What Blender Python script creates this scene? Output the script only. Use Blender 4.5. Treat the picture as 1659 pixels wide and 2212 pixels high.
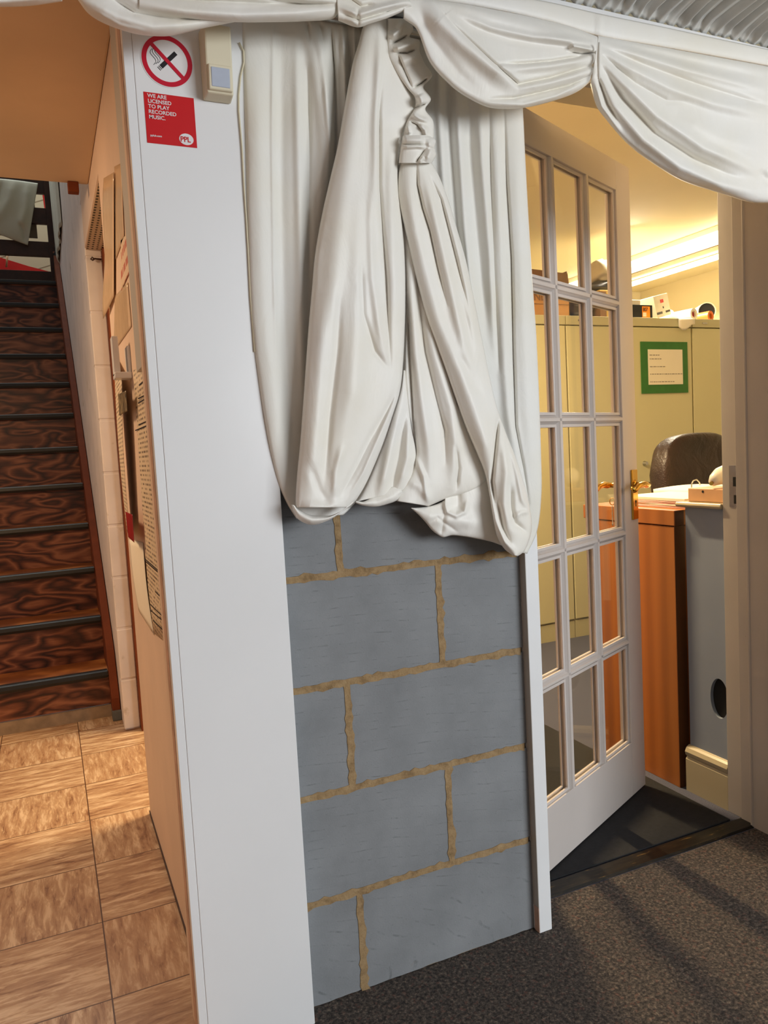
import bpy, bmesh, math, random
import numpy as np
from mathutils import Vector, Matrix
random.seed(7); RNG = np.random.RandomState(5)
for o in list(bpy.data.objects): bpy.data.objects.remove(o)
S = bpy.context.scene; COL = S.collection

# ------------------------------------------------------------------ camera
FPX, CX, CY = 1639.0, 829.5, 1106.0
CP = np.array([-.5288, -1.4375, 1.1419])
def _rot(yaw, pitch, roll):
    cy, sy = math.cos(yaw), math.sin(yaw); cp, sp = math.cos(pitch), math.sin(pitch)
    f = np.array([sy*cp, cy*cp, sp]); rt = np.array([cy, -sy, 0.]); up = np.cross(rt, f)
    c, s = math.cos(roll), math.sin(roll)
    return c*rt+s*up, -s*rt+c*up, f
CR, CU, CF = _rot(.4149, -.0809, -.0542)
cam_d = bpy.data.cameras.new('camera'); cam = bpy.data.objects.new('camera', cam_d); COL.objects.link(cam)
cam_d.sensor_fit = 'VERTICAL'; cam_d.sensor_height = 36; cam_d.lens = FPX/2212*36; cam_d.clip_start = .02
cam.matrix_world = Matrix([[CR[0], CU[0], -CF[0], CP[0]], [CR[1], CU[1], -CF[1], CP[1]], [CR[2], CU[2], -CF[2], CP[2]], [0, 0, 0, 1]])
S.camera = cam

# ------------------------------------------------------------------ world, lights, exposure
S.view_settings.view_transform = 'Standard'; S.view_settings.look = 'None'
S.view_settings.exposure = 0.0; S.view_settings.gamma = 1; S.view_settings.use_curve_mapping = False
w = bpy.data.worlds.new('world'); S.world = w; w.use_nodes = True
w.node_tree.nodes['Background'].inputs[0].default_value = (.88, .94, 1.0, 1)
w.node_tree.nodes['Background'].inputs[1].default_value = .17
def area(name, loc, target, sx, sy, power, col):
    l = bpy.data.lights.new(name, 'AREA'); l.shape = 'RECTANGLE'; l.size = sx; l.size_y = sy
    l.energy = power; l.color = col
    o = bpy.data.objects.new(name, l); COL.objects.link(o); o.location = loc
    d = Vector(target)-Vector(loc); o.rotation_euler = d.to_track_quat('-Z', 'Y').to_euler(); return o
# big daylight window of the hall, behind and to the right of the camera
area('hall_window_daylight', (2.6, -4.4, 1.75), (0.1, 0, 1.0), 2.6, 1.6, 180, (.91, .96, 1.0))
# warm ceiling lamp of the stair hall
area('stair_hall_lamp', (-1.35, 1.0, 2.08), (-1.0, 1.5, 0), .35, .35, 21, (1.0, .68, .40))
# fluorescent fittings of the office
area('office_tube_near_door', (.93, 1.35, 2.235), (.93, 1.35, 0), .035, .7, 85, (1.0, .74, .42))
area('office_tube_far', (3.2, 2.6, 2.20), (2.9, 2.3, 0), .10, 1.5, 70, (1.0, .89, .70))
area('landing_daylight', (-.9, 5.4, 5.2), (-.7, 5.2, 2.6), 1.6, 1.6, 45, (.95, 1.0, .97))

# ------------------------------------------------------------------ helpers
def at(px, py, axis, val):
    """point of the real plane axis=val that the camera sees at that spot of the photograph"""
    d = CF+(px-CX)/FPX*CR-(py-CY)/FPX*CU; a = 'xyz'.index(axis)
    return CP+(val-CP[a])/d[a]*d
def atv(PX, PY, Y):
    d = CF[None]+((PX-CX)/FPX)[:, None]*CR[None]-((PY-CY)/FPX)[:, None]*CU[None]
    t = (Y-CP[1])/d[:, 1]
    return CP[None]+t[:, None]*d
def lin(c):
    return tuple(((x/12.92) if x <= .04045 else ((x+.055)/1.055)**2.4) for x in c)+(1,)
def rgb(r, g, b): return lin((r/255, g/255, b/255))

class NT:
    def __init__(s, name):
        s.m = bpy.data.materials.new(name); s.m.use_nodes = True; s.t = s.m.node_tree; s.n = s.t.nodes; s.l = s.t.links
        s.b = s.n['Principled BSDF']; s.tc = s.n.new('ShaderNodeTexCoord')
    def new(s, k, **kw):
        n = s.n.new(k)
        for a, v in kw.items(): setattr(n, a, v)
        return n
    def link(s, a, b): s.l.new(a, b)
    def mapping(s, scale=(1, 1, 1), rot=(0, 0, 0), loc=(0, 0, 0), src=None):
        m = s.new('ShaderNodeMapping'); m.inputs['Scale'].default_value = scale; m.inputs['Rotation'].default_value = rot
        m.inputs['Location'].default_value = loc; s.link(src or s.tc.outputs['Object'], m.inputs[0]); return m.outputs[0]
    def noise(s, vec, scale, detail=3, rough=.5, dist=0):
        n = s.new('ShaderNodeTexNoise'); n.inputs['Scale'].default_value = scale; n.inputs['Detail'].default_value = detail
        n.inputs['Roughness'].default_value = rough; n.inputs['Distortion'].default_value = dist; s.link(vec, n.inputs['Vector']); return n.outputs[0]
    def ramp(s, fac, stops, interp='LINEAR'):
        r = s.new('ShaderNodeValToRGB'); r.color_ramp.interpolation = interp
        e = r.color_ramp.elements
        while len(e) < len(stops): e.new(.5)
        for i, (p, c) in enumerate(stops): e[i].position = p; e[i].color = c
        s.link(fac, r.inputs[0]); return r.outputs[0]
    def mix(s, fac, a, b, mode='MIX'):
        m = s.new('ShaderNodeMix', data_type='RGBA', blend_type=mode)
        for i, v in ((0, fac), (6, a), (7, b)):
            if hasattr(v, 'is_output') or hasattr(v, 'links'): s.link(v, m.inputs[i])
            else: m.inputs[i].default_value = v
        return m.outputs[2]
    def math(s, op, a, b=None, c=None):
        m = s.new('ShaderNodeMath', operation=op)
        for i, v in enumerate((a, b, c)):
            if v is None: continue
            if isinstance(v, (int, float)): m.inputs[i].default_value = v
            else: s.link(v, m.inputs[i])
        return m.outputs[0]
    def bump(s, h, strength=.3, dist=.002):
        b = s.new('ShaderNodeBump'); b.inputs['Strength'].default_value = strength; b.inputs['Distance'].default_value = dist
        s.link(h, b.inputs['Height']); s.link(b.outputs[0], s.b.inputs['Normal'])
    def col(s, c):
        if hasattr(c, 'links'): s.link(c, s.b.inputs['Base Color'])
        else: s.b.inputs['Base Color'].default_value = c
    def set(s, **k):
        for a, v in k.items(): s.b.inputs[a.replace('_', ' ')].default_value = v

def paint(name, c, rough=.5, var=.05, scale=6, bump=0, bscale=60, metal=0, spec=.5, dirt=None):
    t = NT(name); v = t.tc.outputs['Object']
    n = t.noise(v, scale, 4)
    dk = tuple(x*(1-var*2) for x in c[:3])+(1,); lt = tuple(min(1, x*(1+var)) for x in c[:3])+(1,)
    cc = t.ramp(n, [(.3, dk), (.7, lt)])
    if dirt:
        n2 = t.noise(v, dirt[1], 5, .6)
        cc = t.mix(t.ramp(n2, [(dirt[2], (0, 0, 0, 1)), (dirt[2]+.08, (1, 1, 1, 1))]), cc, dirt[0])
    t.col(cc); t.set(Roughness=rough, Metallic=metal); t.b.inputs['Specular IOR Level'].default_value = spec
    if bump: t.bump(t.noise(v, bscale, 3), bump, .001)
    return t.m
def emit(name, c, s):
    t = NT(name); t.col(c); t.b.inputs['Emission Color'].default_value = c; t.b.inputs['Emission Strength'].default_value = s; return t.m

# ---- materials
M = {}
M['gloss_white'] = paint('gloss_white', rgb(236, 236, 236), .28, .015, 3, .05, 25)
M['door_white'] = paint('door_white', rgb(204, 195, 189), .38, .02, 5, .08, 40, dirt=(rgb(150, 130, 110), 30, .74))
M['jamb_white'] = paint('jamb_white', rgb(176, 168, 158), .4, .03, 5, .08, 40, dirt=(rgb(110, 92, 75), 26, .72))
M['raw_edge'] = paint('raw_edge', rgb(198, 160, 138), .7, .12, 30)
M['seam_dark'] = paint('seam_dark', rgb(40, 32, 26), .8)
M['plaster_pink'] = paint('plaster_pink', rgb(226, 200, 178), .6, .04, 4, .25, 18, dirt=(rgb(180, 145, 110), 12, .72))
M['whitewash'] = paint('whitewash', rgb(232, 222, 216), .6, .05, 6, .35, 14, dirt=(rgb(190, 176, 158), 9, .64))
M['ceiling_paint'] = paint('ceiling_paint', rgb(222, 196, 164), .9, .04, 3, .15, 120)
M['office_wall'] = paint('office_wall', rgb(228, 214, 180), .8, .02, 2, .1, 60)
M['locker'] = paint('locker_cream', rgb(208, 202, 160), .38, .02, 2)
M['locker_rim'] = paint('locker_rim', rgb(196, 190, 150), .45, .02, 2)
M['black'] = paint('black_plastic', rgb(20, 19, 19), .5)
M['nosing'] = paint('black_nosing', rgb(22, 21, 20), .45, .1, 40, .4, 300)
M['brass'] = paint('brass', rgb(214, 168, 74), .16, .05, 10, metal=1)
M['steel'] = paint('steel', rgb(190, 190, 188), .25, .05, 20, metal=1)
M['brown_paint'] = paint('brown_gloss', rgb(112, 54, 26), .75, .1, 12, .1, 50, spec=.25)
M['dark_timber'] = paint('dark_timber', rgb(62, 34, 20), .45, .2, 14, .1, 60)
M['sensor'] = paint('ivory_plastic', rgb(222, 212, 184), .45, .015, 4)
M['lens'] = paint('grey_lens', rgb(176, 184, 200), .35, .02, 60)
M['sticker_white'] = paint('sticker_white', rgb(232, 230, 230), .3, .005)
M['sticker_red'] = paint('sticker_red', rgb(205, 22, 30), .3, .02)
M['ring_red'] = paint('ring_red', rgb(198, 14, 48), .3, .02)
M['ink'] = paint('ink', rgb(22, 18, 26), .4)
M['green_card'] = paint('green_card', rgb(52, 116, 46), .5, .06, 20)
M['grey_blue_wall'] = paint('grey_blue_wall', rgb(132, 142, 158), .7, .02, 6, .1, 50)
M['hole'] = paint('hole_dark', rgb(12, 11, 10), .9)
M['skirting'] = paint('skirting_cream', rgb(180, 168, 138), .3, .02)
M['red_panel'] = paint('red_panel', rgb(225, 30, 22), .6, .05)
M['paper'] = paint('paper', rgb(240, 232, 212), .7, .01)
M['pink_paper'] = paint('pink_paper', rgb(225, 190, 185), .7, .03, 80)
M['orange'] = paint('orange_paper', rgb(222, 110, 40), .4, .05, 10)
M['red_core'] = paint('red_core', rgb(170, 20, 40), .5)
M['navy'] = paint('dark_bag', rgb(48, 48, 56), .45, .2, 20, .5, 40)
M['card'] = paint('cardboard', rgb(190, 138, 84), .8, .06, 10)
M['card_edge'] = paint('cardboard_edge', rgb(126, 88, 58), .8, .06, 10)
M['yellow_card'] = paint('yellow_card', rgb(206, 170, 84), .7, .06, 10)
M['bag_white'] = paint('bag_white', rgb(214, 206, 184), .5, .04, 12, .4, 25)
M['label_orange'] = paint('label_orange', rgb(245, 150, 30), .5)
M['wood_pale'] = paint('pale_wood', rgb(206, 160, 118), .45, .06, 12)
M['handset'] = paint('ivory_handset', rgb(232, 226, 210), .35, .01)
M['mat'] = paint('rubber_mat', rgb(20, 21, 25), .9, .2, 80, .5, 400)
M['grey_box'] = paint('grey_trunking', rgb(196, 192, 184), .5, .02)
M['lead'] = paint('grey_foot', rgb(96, 98, 96), .6, .1, 40)
M['tube'] = emit('lamp_tube', (1.0, .88, .62, 1), 4)
M['tube_body'] = paint('lamp_body', rgb(232, 222, 196), .5)

def m_satin(name, c, rough=.42):
    t = NT(name); v = t.tc.outputs['Object']
    n = t.noise(v, 5, 3)
    c2 = tuple(x*y for x, y in zip(c[:3], (.97, .945, .88)))+(1,)
    cc = t.ramp(n, [(.35, c), (.72, c2)])
    st = t.noise(t.mapping((9, 9, 9)), 1.1, 2)
    cc = t.mix(t.ramp(st, [(.78, (0, 0, 0, 1)), (.86, (.35, .35, .35, 1))]), cc, rgb(200, 176, 150))
    t.col(cc); t.set(Roughness=rough); t.b.inputs['Specular IOR Level'].default_value = .45
    t.b.inputs['Sheen Weight'].default_value = .15; t.b.inputs['Sheen Roughness'].default_value = .4
    t.b.inputs['Subsurface Weight'].default_value = 0
    t.bump(t.math('ADD', t.noise(t.mapping((1, 1, .5)), 14, 4, .55, .8), t.math('MULTIPLY', t.noise(t.mapping((1, 1, .25)), 60, 3), .15)), .22, .012)
    return t.m
M['satin'] = m_satin('ivory_satin', rgb(242, 239, 233), .47)
M['satin_in'] = m_satin('ivory_satin_back', rgb(236, 234, 228), .55)
M['cloth_up'] = m_satin('stair_cloth', rgb(196, 196, 180), .6)
M['liner'] = paint('grey_liner', rgb(214, 214, 210), .75, .05, 20)

def m_block():
    t = NT('concrete_block'); v = t.tc.outputs['Object']
    base = t.ramp(t.noise(v, 7, 5, .6), [(.3, rgb(122, 124, 126)), (.7, rgb(140, 142, 144))])
    w_ = t.new('ShaderNodeTexWave', wave_type='RINGS', rings_direction='SPHERICAL'); w_.inputs['Scale'].default_value = 7
    w_.inputs['Distortion'].default_value = 5; w_.inputs['Detail'].default_value = 2; w_.inputs['Detail Scale'].default_value = .8
    t.link(t.mapping((.7, 1, 2.4), (0, .35, 0), (.3, 0, -.1)), w_.inputs['Vector'])
    gate = t.math('MULTIPLY', t.ramp(w_.outputs[1], [(.0, (1, 1, 1, 1)), (.06, (0, 0, 0, 1))]), t.ramp(t.noise(v, 28, 4, .7), [(.50, (0, 0, 0, 1)), (.66, (.5, .5, .5, 1))]))
    c = t.mix(gate, base, rgb(82, 84, 86))
    sp = t.noise(v, 420, 2, .5)
    c = t.mix(t.ramp(sp, [(.70, (0, 0, 0, 1)), (.76, (.7, .7, .7, 1))]), c, rgb(176, 180, 184))
    sp2 = t.noise(v, 330, 2, .5)
    c = t.mix(t.ramp(sp2, [(.26, (.7, .7, .7, 1)), (.33, (0, 0, 0, 1))]), c, rgb(88, 88, 88))
    st = t.noise(v, 14, 4, .7)
    c = t.mix(t.ramp(st, [(.68, (0, 0, 0, 1)), (.80, (.4, .4, .4, 1))]), c, rgb(120, 112, 98))
    t.col(c); t.set(Roughness=.85)
    hh = t.math('ADD', t.noise(v, 260, 3, .6), t.math('MULTIPLY', gate, -.8))
    t.bump(hh, .35, .0015); return t.m
M['block'] = m_block()
def m_mortar():
    t = NT('sand_mortar'); v = t.tc.outputs['Object']
    c = t.ramp(t.noise(v, 35, 6, .7), [(.28, rgb(112, 88, 58)), (.5, rgb(158, 130, 92)), (.75, rgb(178, 152, 114))])
    c = t.mix(t.ramp(t.noise(v, 75, 4, .8), [(.24, (1, 1, 1, 1)), (.32, (0, 0, 0, 1))]), c, rgb(48, 38, 28))
    t.col(c); t.set(Roughness=.95); t.bump(t.noise(v, 120, 5, .7), .8, .004); return t.m
M['mortar'] = m_mortar()
def m_carpet():
    t = NT('speckled_carpet'); v = t.tc.outputs['Object']
    a = t.noise(v, 130, 4, .75); b = t.noise(v, 80, 2, .5)
    c = t.ramp(a, [(.32, rgb(22, 19, 17)), (.46, rgb(58, 52, 48)), (.58, rgb(90, 80, 72)), (.72, rgb(140, 124, 106))])
    c = t.mix(t.ramp(b, [(.60, (0, 0, 0, 1)), (.68, (.5, .5, .5, 1))]), c, rgb(110, 74, 64))
    t.col(c); t.set(Roughness=.95); t.bump(a, .8, .004); return t.m
M['carpet'] = m_carpet()
def m_tiles():
    t = NT('marbled_vinyl_tiles'); s = t.new('ShaderNodeSeparateXYZ'); t.link(t.tc.outputs['Object'], s.inputs[0])
    T = .3035
    U = t.math('DIVIDE', t.math('ADD', s.outputs[0], .4923+20*T), T); V = t.math('DIVIDE', t.math('SUBTRACT', s.outputs[1], 2.0537-20*T), T)
    iu = t.math('FLOOR', U); iv = t.math('FLOOR', V); fu = t.math('FRACT', U); fv = t.math('FRACT', V)
    par = t.math('MODULO', t.math('ADD', iu, iv), 2.0)
    cid = t.math('ADD', t.math('MULTIPLY', iu, 7.31), t.math('MULTIPLY', iv, 3.77))
    def streak(sx, sy, sc, det=5):
        cb = t.new('ShaderNodeCombineXYZ'); t.link(t.math('MULTIPLY', fu, sx), cb.inputs[0]); t.link(t.math('MULTIPLY', fv, sy), cb.inputs[1]); t.link(cid, cb.inputs[2])
        return t.noise(cb.outputs[0], sc, det, .66, .45)
    def pat(sx, sy):
        a = streak(sx, sy, 1.0); b = streak(sx*2.2, sy*2.2, 1.0)
        c = t.ramp(a, [(.33, rgb(112, 76, 52)), (.42, rgb(158, 122, 92)), (.53, rgb(180, 148, 116)), (.64, rgb(216, 190, 160))])
        return t.mix(t.ramp(b, [(.56, (0, 0, 0, 1)), (.66, (.6, .6, .6, 1))]), c, rgb(222, 194, 158))
    c = t.mix(par, pat(15, 2.4), pat(2.4, 15))
    # each tile its own tone
    wn = t.new('ShaderNodeTexWhiteNoise', noise_dimensions='1D'); t.link(cid, wn.inputs['W'])
    c = t.mix(t.math('MULTIPLY', wn.outputs[0], .35), c, rgb(170, 126, 86))
    def line(f):
        d = t.math('MINIMUM', f, t.math('SUBTRACT', 1.0, f)); return t.math('LESS_THAN', d, .0055)
    j = t.math('MAXIMUM', line(fu), line(fv))
    c = t.mix(j, c, rgb(84, 54, 32))
    t.col(c); t.set(Roughness=.36); t.bump(t.noise(t.tc.outputs['Object'], 30, 3), .08, .002); return t.m
M['tiles'] = m_tiles()
def m_wood(name, stops, scale=(1, 1, 1), ws=3.0, dist=7, rough=.35, det=3, direction='Z'):
    t = NT(name); w_ = t.new('ShaderNodeTexWave', wave_type='BANDS', bands_direction=direction)
    w_.inputs['Scale'].default_value = ws; w_.inputs['Distortion'].default_value = dist; w_.inputs['Detail'].default_value = det; w_.inputs['Detail Scale'].default_value = 1.2; w_.inputs['Detail Roughness'].default_value = .6
    v = t.mapping(scale); t.link(v, w_.inputs['Vector'])
    n = t.noise(t.mapping((scale[0]*3, scale[1]*3, scale[2]*30)) if direction == 'Z' else t.mapping((30, 30, 1)), 3, 4, .6)
    f = t.math('ADD', t.math('MULTIPLY', w_.outputs[1], .65), t.math('MULTIPLY', n, .35))
    t.col(t.ramp(f, stops)); t.set(Roughness=rough); return t.m
def m_ply(name, stops, sc, k, rough):
    t = NT(name); v = t.tc.outputs['Object']
    n = t.noise(t.mapping((1.0, 1.0, 3.2)), sc, 1.5, .45, .35)
    f = t.math('PINGPONG', t.math('MULTIPLY', n, k), 1.0)
    g = t.noise(t.mapping((5, 5, 60)), 3, 4, .7)
    b = t.noise(t.mapping((1, 1, 1.5)), 3.5, 3, .5)
    f = t.math('ADD', t.math('ADD', t.math('MULTIPLY', f, .38), t.math('MULTIPLY', g, .30)), t.math('MULTIPLY', b, .34))
    t.col(t.ramp(f, stops)); t.set(Roughness=rough); return t.m
M['riser'] = m_ply('figured_plywood', [(.28, rgb(36, 17, 11)), (.42, rgb(74, 37, 24)), (.55, rgb(108, 60, 40)), (.74, rgb(148, 94, 66))], 4.2, 11, .45)
M['tread'] = m_wood('tread_plywood', [(.18, rgb(120, 66, 30)), (.5, rgb(172, 106, 54)), (.85, rgb(200, 140, 80))], (1.5, 2, 5.0), 1.2, 6, .4)
M['desk_wood'] = m_wood('desk_veneer', [(.2, rgb(160, 96, 44)), (.5, rgb(170, 102, 46)), (.85, rgb(178, 110, 52))], (3, 3, .35), 1.5, 3, .4, direction='Y')
M['desk_edge'] = paint('desk_edge', rgb(150, 82, 34), .4, .05, 10)
def m_office_floor():
    t = NT('office_carpet'); v = t.tc.outputs['Object']
    t.col(t.ramp(t.noise(v, 300, 3), [(.3, rgb(62, 64, 80)), (.7, rgb(84, 86, 102))])); t.set(Roughness=.95); return t.m
M['office_floor'] = m_office_floor()
def m_glass():
    t = NT('window_glass'); out = t.n['Material Output']; t.n.remove(t.b)
    tr = t.new('ShaderNodeBsdfTransparent'); tr.inputs[0].default_value = (.97, .97, .96, 1)
    gl = t.new('ShaderNodeBsdfGlossy'); gl.inputs['Roughness'].default_value = .02
    lw = t.new('ShaderNodeLayerWeight'); lw.inputs[0].default_value = .5
    fr = t.math('MULTIPLY_ADD', t.math('POWER', lw.outputs[1], 4.0), .5, .025)
    mx = t.new('ShaderNodeMixShader'); t.link(fr, mx.inputs[0]); t.link(tr.outputs[0], mx.inputs[1]); t.link(gl.outputs[0], mx.inputs[2]); t.link(mx.outputs[0], out.inputs[0]); return t.m
M['glass'] = m_glass()
def m_leather():
    t = NT('brown_leather'); v = t.tc.outputs['Object']
    t.col(t.ramp(t.noise(v, 6, 4), [(.3, rgb(30, 20, 19)), (.7, rgb(54, 37, 34))])); t.set(Roughness=.42)
    t.bump(t.math('ADD', t.noise(v, 9, 3, .5, 1.0), t.math('MULTIPLY', t.noise(v, 180, 2), .15)), .5, .02); return t.m
M['leather'] = m_leather()
def m_print(name, paper_c, ink, rows, scale=1.0, heavy=.5):
    """paper with rows of small print; object x along the sheet, z up"""
    t = NT(name); s = t.new('ShaderNodeSeparateXYZ'); t.link(t.tc.outputs['Object'], s.inputs[0])
    fr = t.math('FRACT', t.math('MULTIPLY', s.outputs[2], rows)); ln = t.math('LESS_THAN', fr, .45)
    cb = t.new('ShaderNodeCombineXYZ'); t.link(t.math('MULTIPLY', s.outputs[1], 120*scale), cb.inputs[0]); t.link(t.math('FLOOR', t.math('MULTIPLY', s.outputs[2], rows)), cb.inputs[1]); t.link(t.math('MULTIPLY', s.outputs[0], 120*scale), cb.inputs[2])
    n = t.noise(cb.outputs[0], 1.0, 2); g = t.math('GREATER_THAN', n, 1-heavy)
    t.col(t.mix(t.math('MULTIPLY', t.math('MULTIPLY', ln, g), .8), paper_c, ink)); t.set(Roughness=.5); return t.m
M['print'] = m_print('printed_paper', rgb(226, 206, 176), rgb(70, 52, 44), 90)
M['print_red'] = m_print('printed_paper_red', rgb(232, 206, 176), rgb(190, 60, 40), 26, .5, .55)
M['print_small'] = m_print('notice_print', rgb(244, 240, 230), rgb(120, 112, 100), 18, 1.0, .5)
M['photo_print'] = paint('photo_print', rgb(150, 132, 100), .3, .5, 60)
M['red_print'] = paint('red_print', rgb(160, 20, 26), .3, .05)
M['blue_shadow_card'] = paint('blue_grey_card', rgb(112, 116, 132), .5, .05)
M['leaflet'] = paint('glossy_leaflet', rgb(238, 208, 172), .2, .03, 30, .5, 25)
M['cream_boards'] = None
def m_boards():
    t = NT('cream_boards'); s = t.new('ShaderNodeSeparateXYZ'); t.link(t.mapping((1, 1, 1), (0, .35, 0)), s.inputs[0])
    f = t.math('FRACT', t.math('MULTIPLY', s.outputs[2], 5.5)); g = t.math('LESS_THAN', f, .06)
    t.col(t.mix(g, rgb(214, 200, 168), rgb(150, 130, 100))); t.set(Roughness=.7); return t.m
M['cream_boards'] = m_boards()
def m_perf():
    t = NT('perforated_steel'); v = t.mapping((1, 1, 1)); s = t.new('ShaderNodeSeparateXYZ'); t.link(v, s.inputs[0])
    fx = t.math('SUBTRACT', t.math('FRACT', t.math('MULTIPLY', s.outputs[0], 55)), .5); fy = t.math('SUBTRACT', t.math('FRACT', t.math('MULTIPLY', s.outputs[1], 34)), .5)
    r = t.math('ADD', t.math('MULTIPLY', fx, fx), t.math('MULTIPLY', fy, fy)); g = t.math('LESS_THAN', r, .06)
    t.col(t.mix(g, rgb(206, 178, 150), rgb(16, 10, 8))); t.set(Roughness=.6); return t.m
M['perf'] = m_perf()

# ---- mesh building
class MB:
    def __init__(s): s.v = []; s.f = []; s.mi = []
    def add(s, vs, fs, mi=0):
        o = len(s.v); s.v += [tuple(map(float, q)) for q in vs]
        for f in fs: s.f.append(tuple(i+o for i in f)); s.mi.append(mi)
        return s
    def box(s, x0, x1, y0, y1, z0, z1, mi=0, M4=None):
        vs = [(x, y, z) for z in (z0, z1) for y in (y0, y1) for x in (x0, x1)]
        if M4 is not None: vs = [tuple(M4 @ Vector(q)) for q in vs]
        return s.add(vs, [(0, 2, 3, 1), (4, 5, 7, 6), (0, 1, 5, 4), (1, 3, 7, 5), (3, 2, 6, 7), (2, 0, 4, 6)], mi)
    def hexa(s, a, b, mi=0):
        """a, b: two matching quads"""
        return s.add(list(a)+list(b), [(3, 2, 1, 0), (4, 5, 6, 7), (0, 1, 5, 4), (1, 2, 6, 5), (2, 3, 7, 6), (3, 0, 4, 7)], mi)
    def tube(s, pts, r, n=10, mi=0, cap=True):
        P = [Vector(q) for q in pts]; R_ = r if isinstance(r, (list, tuple)) else [r]*len(P)
        rings = []; up = Vector((0, 0, 1))
        for i, p in enumerate(P):
            d = (P[min(i+1, len(P)-1)]-P[max(i-1, 0)]).normalized()
            if abs(d.dot(up)) > .95: up = Vector((1, 0, 0)) if abs(d.x) < .9 else Vector((0, 1, 0))
            a = d.cross(up).normalized(); b = a.cross(d).normalized()
            rings.append([p+a*math.cos(2*math.pi*k/n)*R_[i]+b*math.sin(2*math.pi*k/n)*R_[i] for k in range(n)])
        vs = [q for rg in rings for q in rg]; fs = []
        for i in range(len(P)-1):
            for k in range(n): fs.append((i*n+k, i*n+(k+1) % n, (i+1)*n+(k+1) % n, (i+1)*n+k))
        if cap: fs += [tuple(range(n))[::-1], tuple((len(P)-1)*n+k for k in range(n))]
        return s.add(vs, fs, mi)
    def prism(s, poly, axis, a, b, mi=0):
        """poly of 2D points extruded along axis from a to b"""
        def mk(p, t): return {'x': (t, p[0], p[1]), 'y': (p[0], t, p[1]), 'z': (p[0], p[1], t)}[axis]
        n = len(poly); vs = [mk(p, a) for p in poly]+[mk(p, b) for p in poly]
        return s.add(vs, [tuple(range(n)), tuple(range(n, 2*n))[::-1]]+[(i, (i+1) % n, n+(i+1) % n, n+i) for i in range(n)], mi)
    def grid(s, P, n, m, mi=0):
        return s.add(P, [(i*m+j, i*m+j+1, (i+1)*m+j+1, (i+1)*m+j) for i in range(n-1) for j in range(m-1)], mi)
    def build(s, name, mats, parent=None, smooth=False, bevel=0, solid=0, subsurf=0):
        me = bpy.data.meshes.new(name); off = parent.get('_o', (0, 0, 0)) if parent is not None else (0, 0, 0)
        off = tuple(off)
        vs = [(a-off[0], b-off[1], c-off[2]) for a, b, c in s.v]
        me.from_pydata(vs, [], s.f)
        for m_ in (mats if isinstance(mats, list) else [mats]): me.materials.append(M[m_] if isinstance(m_, str) else m_)
        me.polygons.foreach_set('material_index', s.mi)
        bm = bmesh.new(); bm.from_mesh(me)
        if not solid: bmesh.ops.recalc_face_normals(bm, faces=bm.faces)
        bm.to_mesh(me); bm.free()
        if smooth: me.polygons.foreach_set('use_smooth', [True]*len(me.polygons))
        o = bpy.data.objects.new(name, me); COL.objects.link(o)
        if parent is not None: o.parent = parent; o['_o'] = off
        if solid:
            k = o.modifiers.new('solid', 'SOLIDIFY'); k.thickness = solid; k.offset = 0
        if bevel:
            k = o.modifiers.new('bevel', 'BEVEL'); k.width = bevel; k.segments = 2; k.limit_method = 'ANGLE'; k.angle_limit = .6
        if subsurf:
            k = o.modifiers.new('sub', 'SUBSURF'); k.levels = subsurf; k.render_levels = subsurf
        return o
def thing(name, label, cat, loc=(0, 0, 0), group=None):
    o = bpy.data.objects.new(name, None); COL.objects.link(o); o.location = loc; o['_o'] = tuple(float(x) for x in loc)
    o.empty_display_size = .05; o['label'] = label; o['category'] = cat
    if group: o['group'] = group
    return o
def tag(o, label, cat, group=None):
    o['label'] = label; o['category'] = cat
    if group: o['group'] = group
    return o
def struct(o, label=None, cat=None):
    o['kind'] = 'structure'
    if label: o['label'] = label
    if cat: o['category'] = cat
    return o
def text_mesh(body, size, name, mat, parent, P, X, Z, depth=.0003, bold=0.0, lh=1.0, sx=1.0):
    """text laid on a surface: P origin (top-left base line), X unit right, Z unit up"""
    cu = bpy.data.curves.new(name, 'FONT'); cu.body = body; cu.size = size; cu.extrude = depth; cu.offset = bold; cu.space_line = lh; cu.resolution_u = 4
    t = bpy.data.objects.new('tmp', cu); COL.objects.link(t); bpy.context.view_layer.update()
    me = bpy.data.meshes.new_from_object(t.evaluated_get(bpy.context.evaluated_depsgraph_get())); bpy.data.objects.remove(t)
    X = Vector(X); Z = Vector(Z); Nn = X.cross(Z)
    off = Vector(tuple(parent['_o'])) if parent is not None else Vector()
    for v in me.vertices: c = v.co.copy(); v.co = Vector(P)+X*c.x*sx+Z*c.y+Nn*c.z-off
    me.name = name; me.materials.clear(); me.materials.append(M[mat])
    o = bpy.data.objects.new(name, me); COL.objects.link(o)
    if parent is not None: o.parent = parent; o['_o'] = tuple(off)
    return o

# ================================================================== STRUCTURE
m = MB(); m.box(-3.2, -.335, -4.5, 2.3, -.02, 0); m.box(-.335, -.12, .10, 2.3, -.02, 0)
struct(m.build('floor', 'tiles'), 'marbled tan vinyl tiled floor of the stair hall', 'floor')
m = MB(); m.box(-.335, 3.5, -4.5, .075, -.02, .001)
struct(m.build('floor', 'carpet'), 'speckled brown grey carpet in front of the block wall', 'floor')
m = MB(); m.box(-.12, 4.2, .075, 3.7, -.02, 0)
struct(m.build('floor', 'office_floor'), 'blue grey office floor beyond the glazed door', 'floor')

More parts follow.
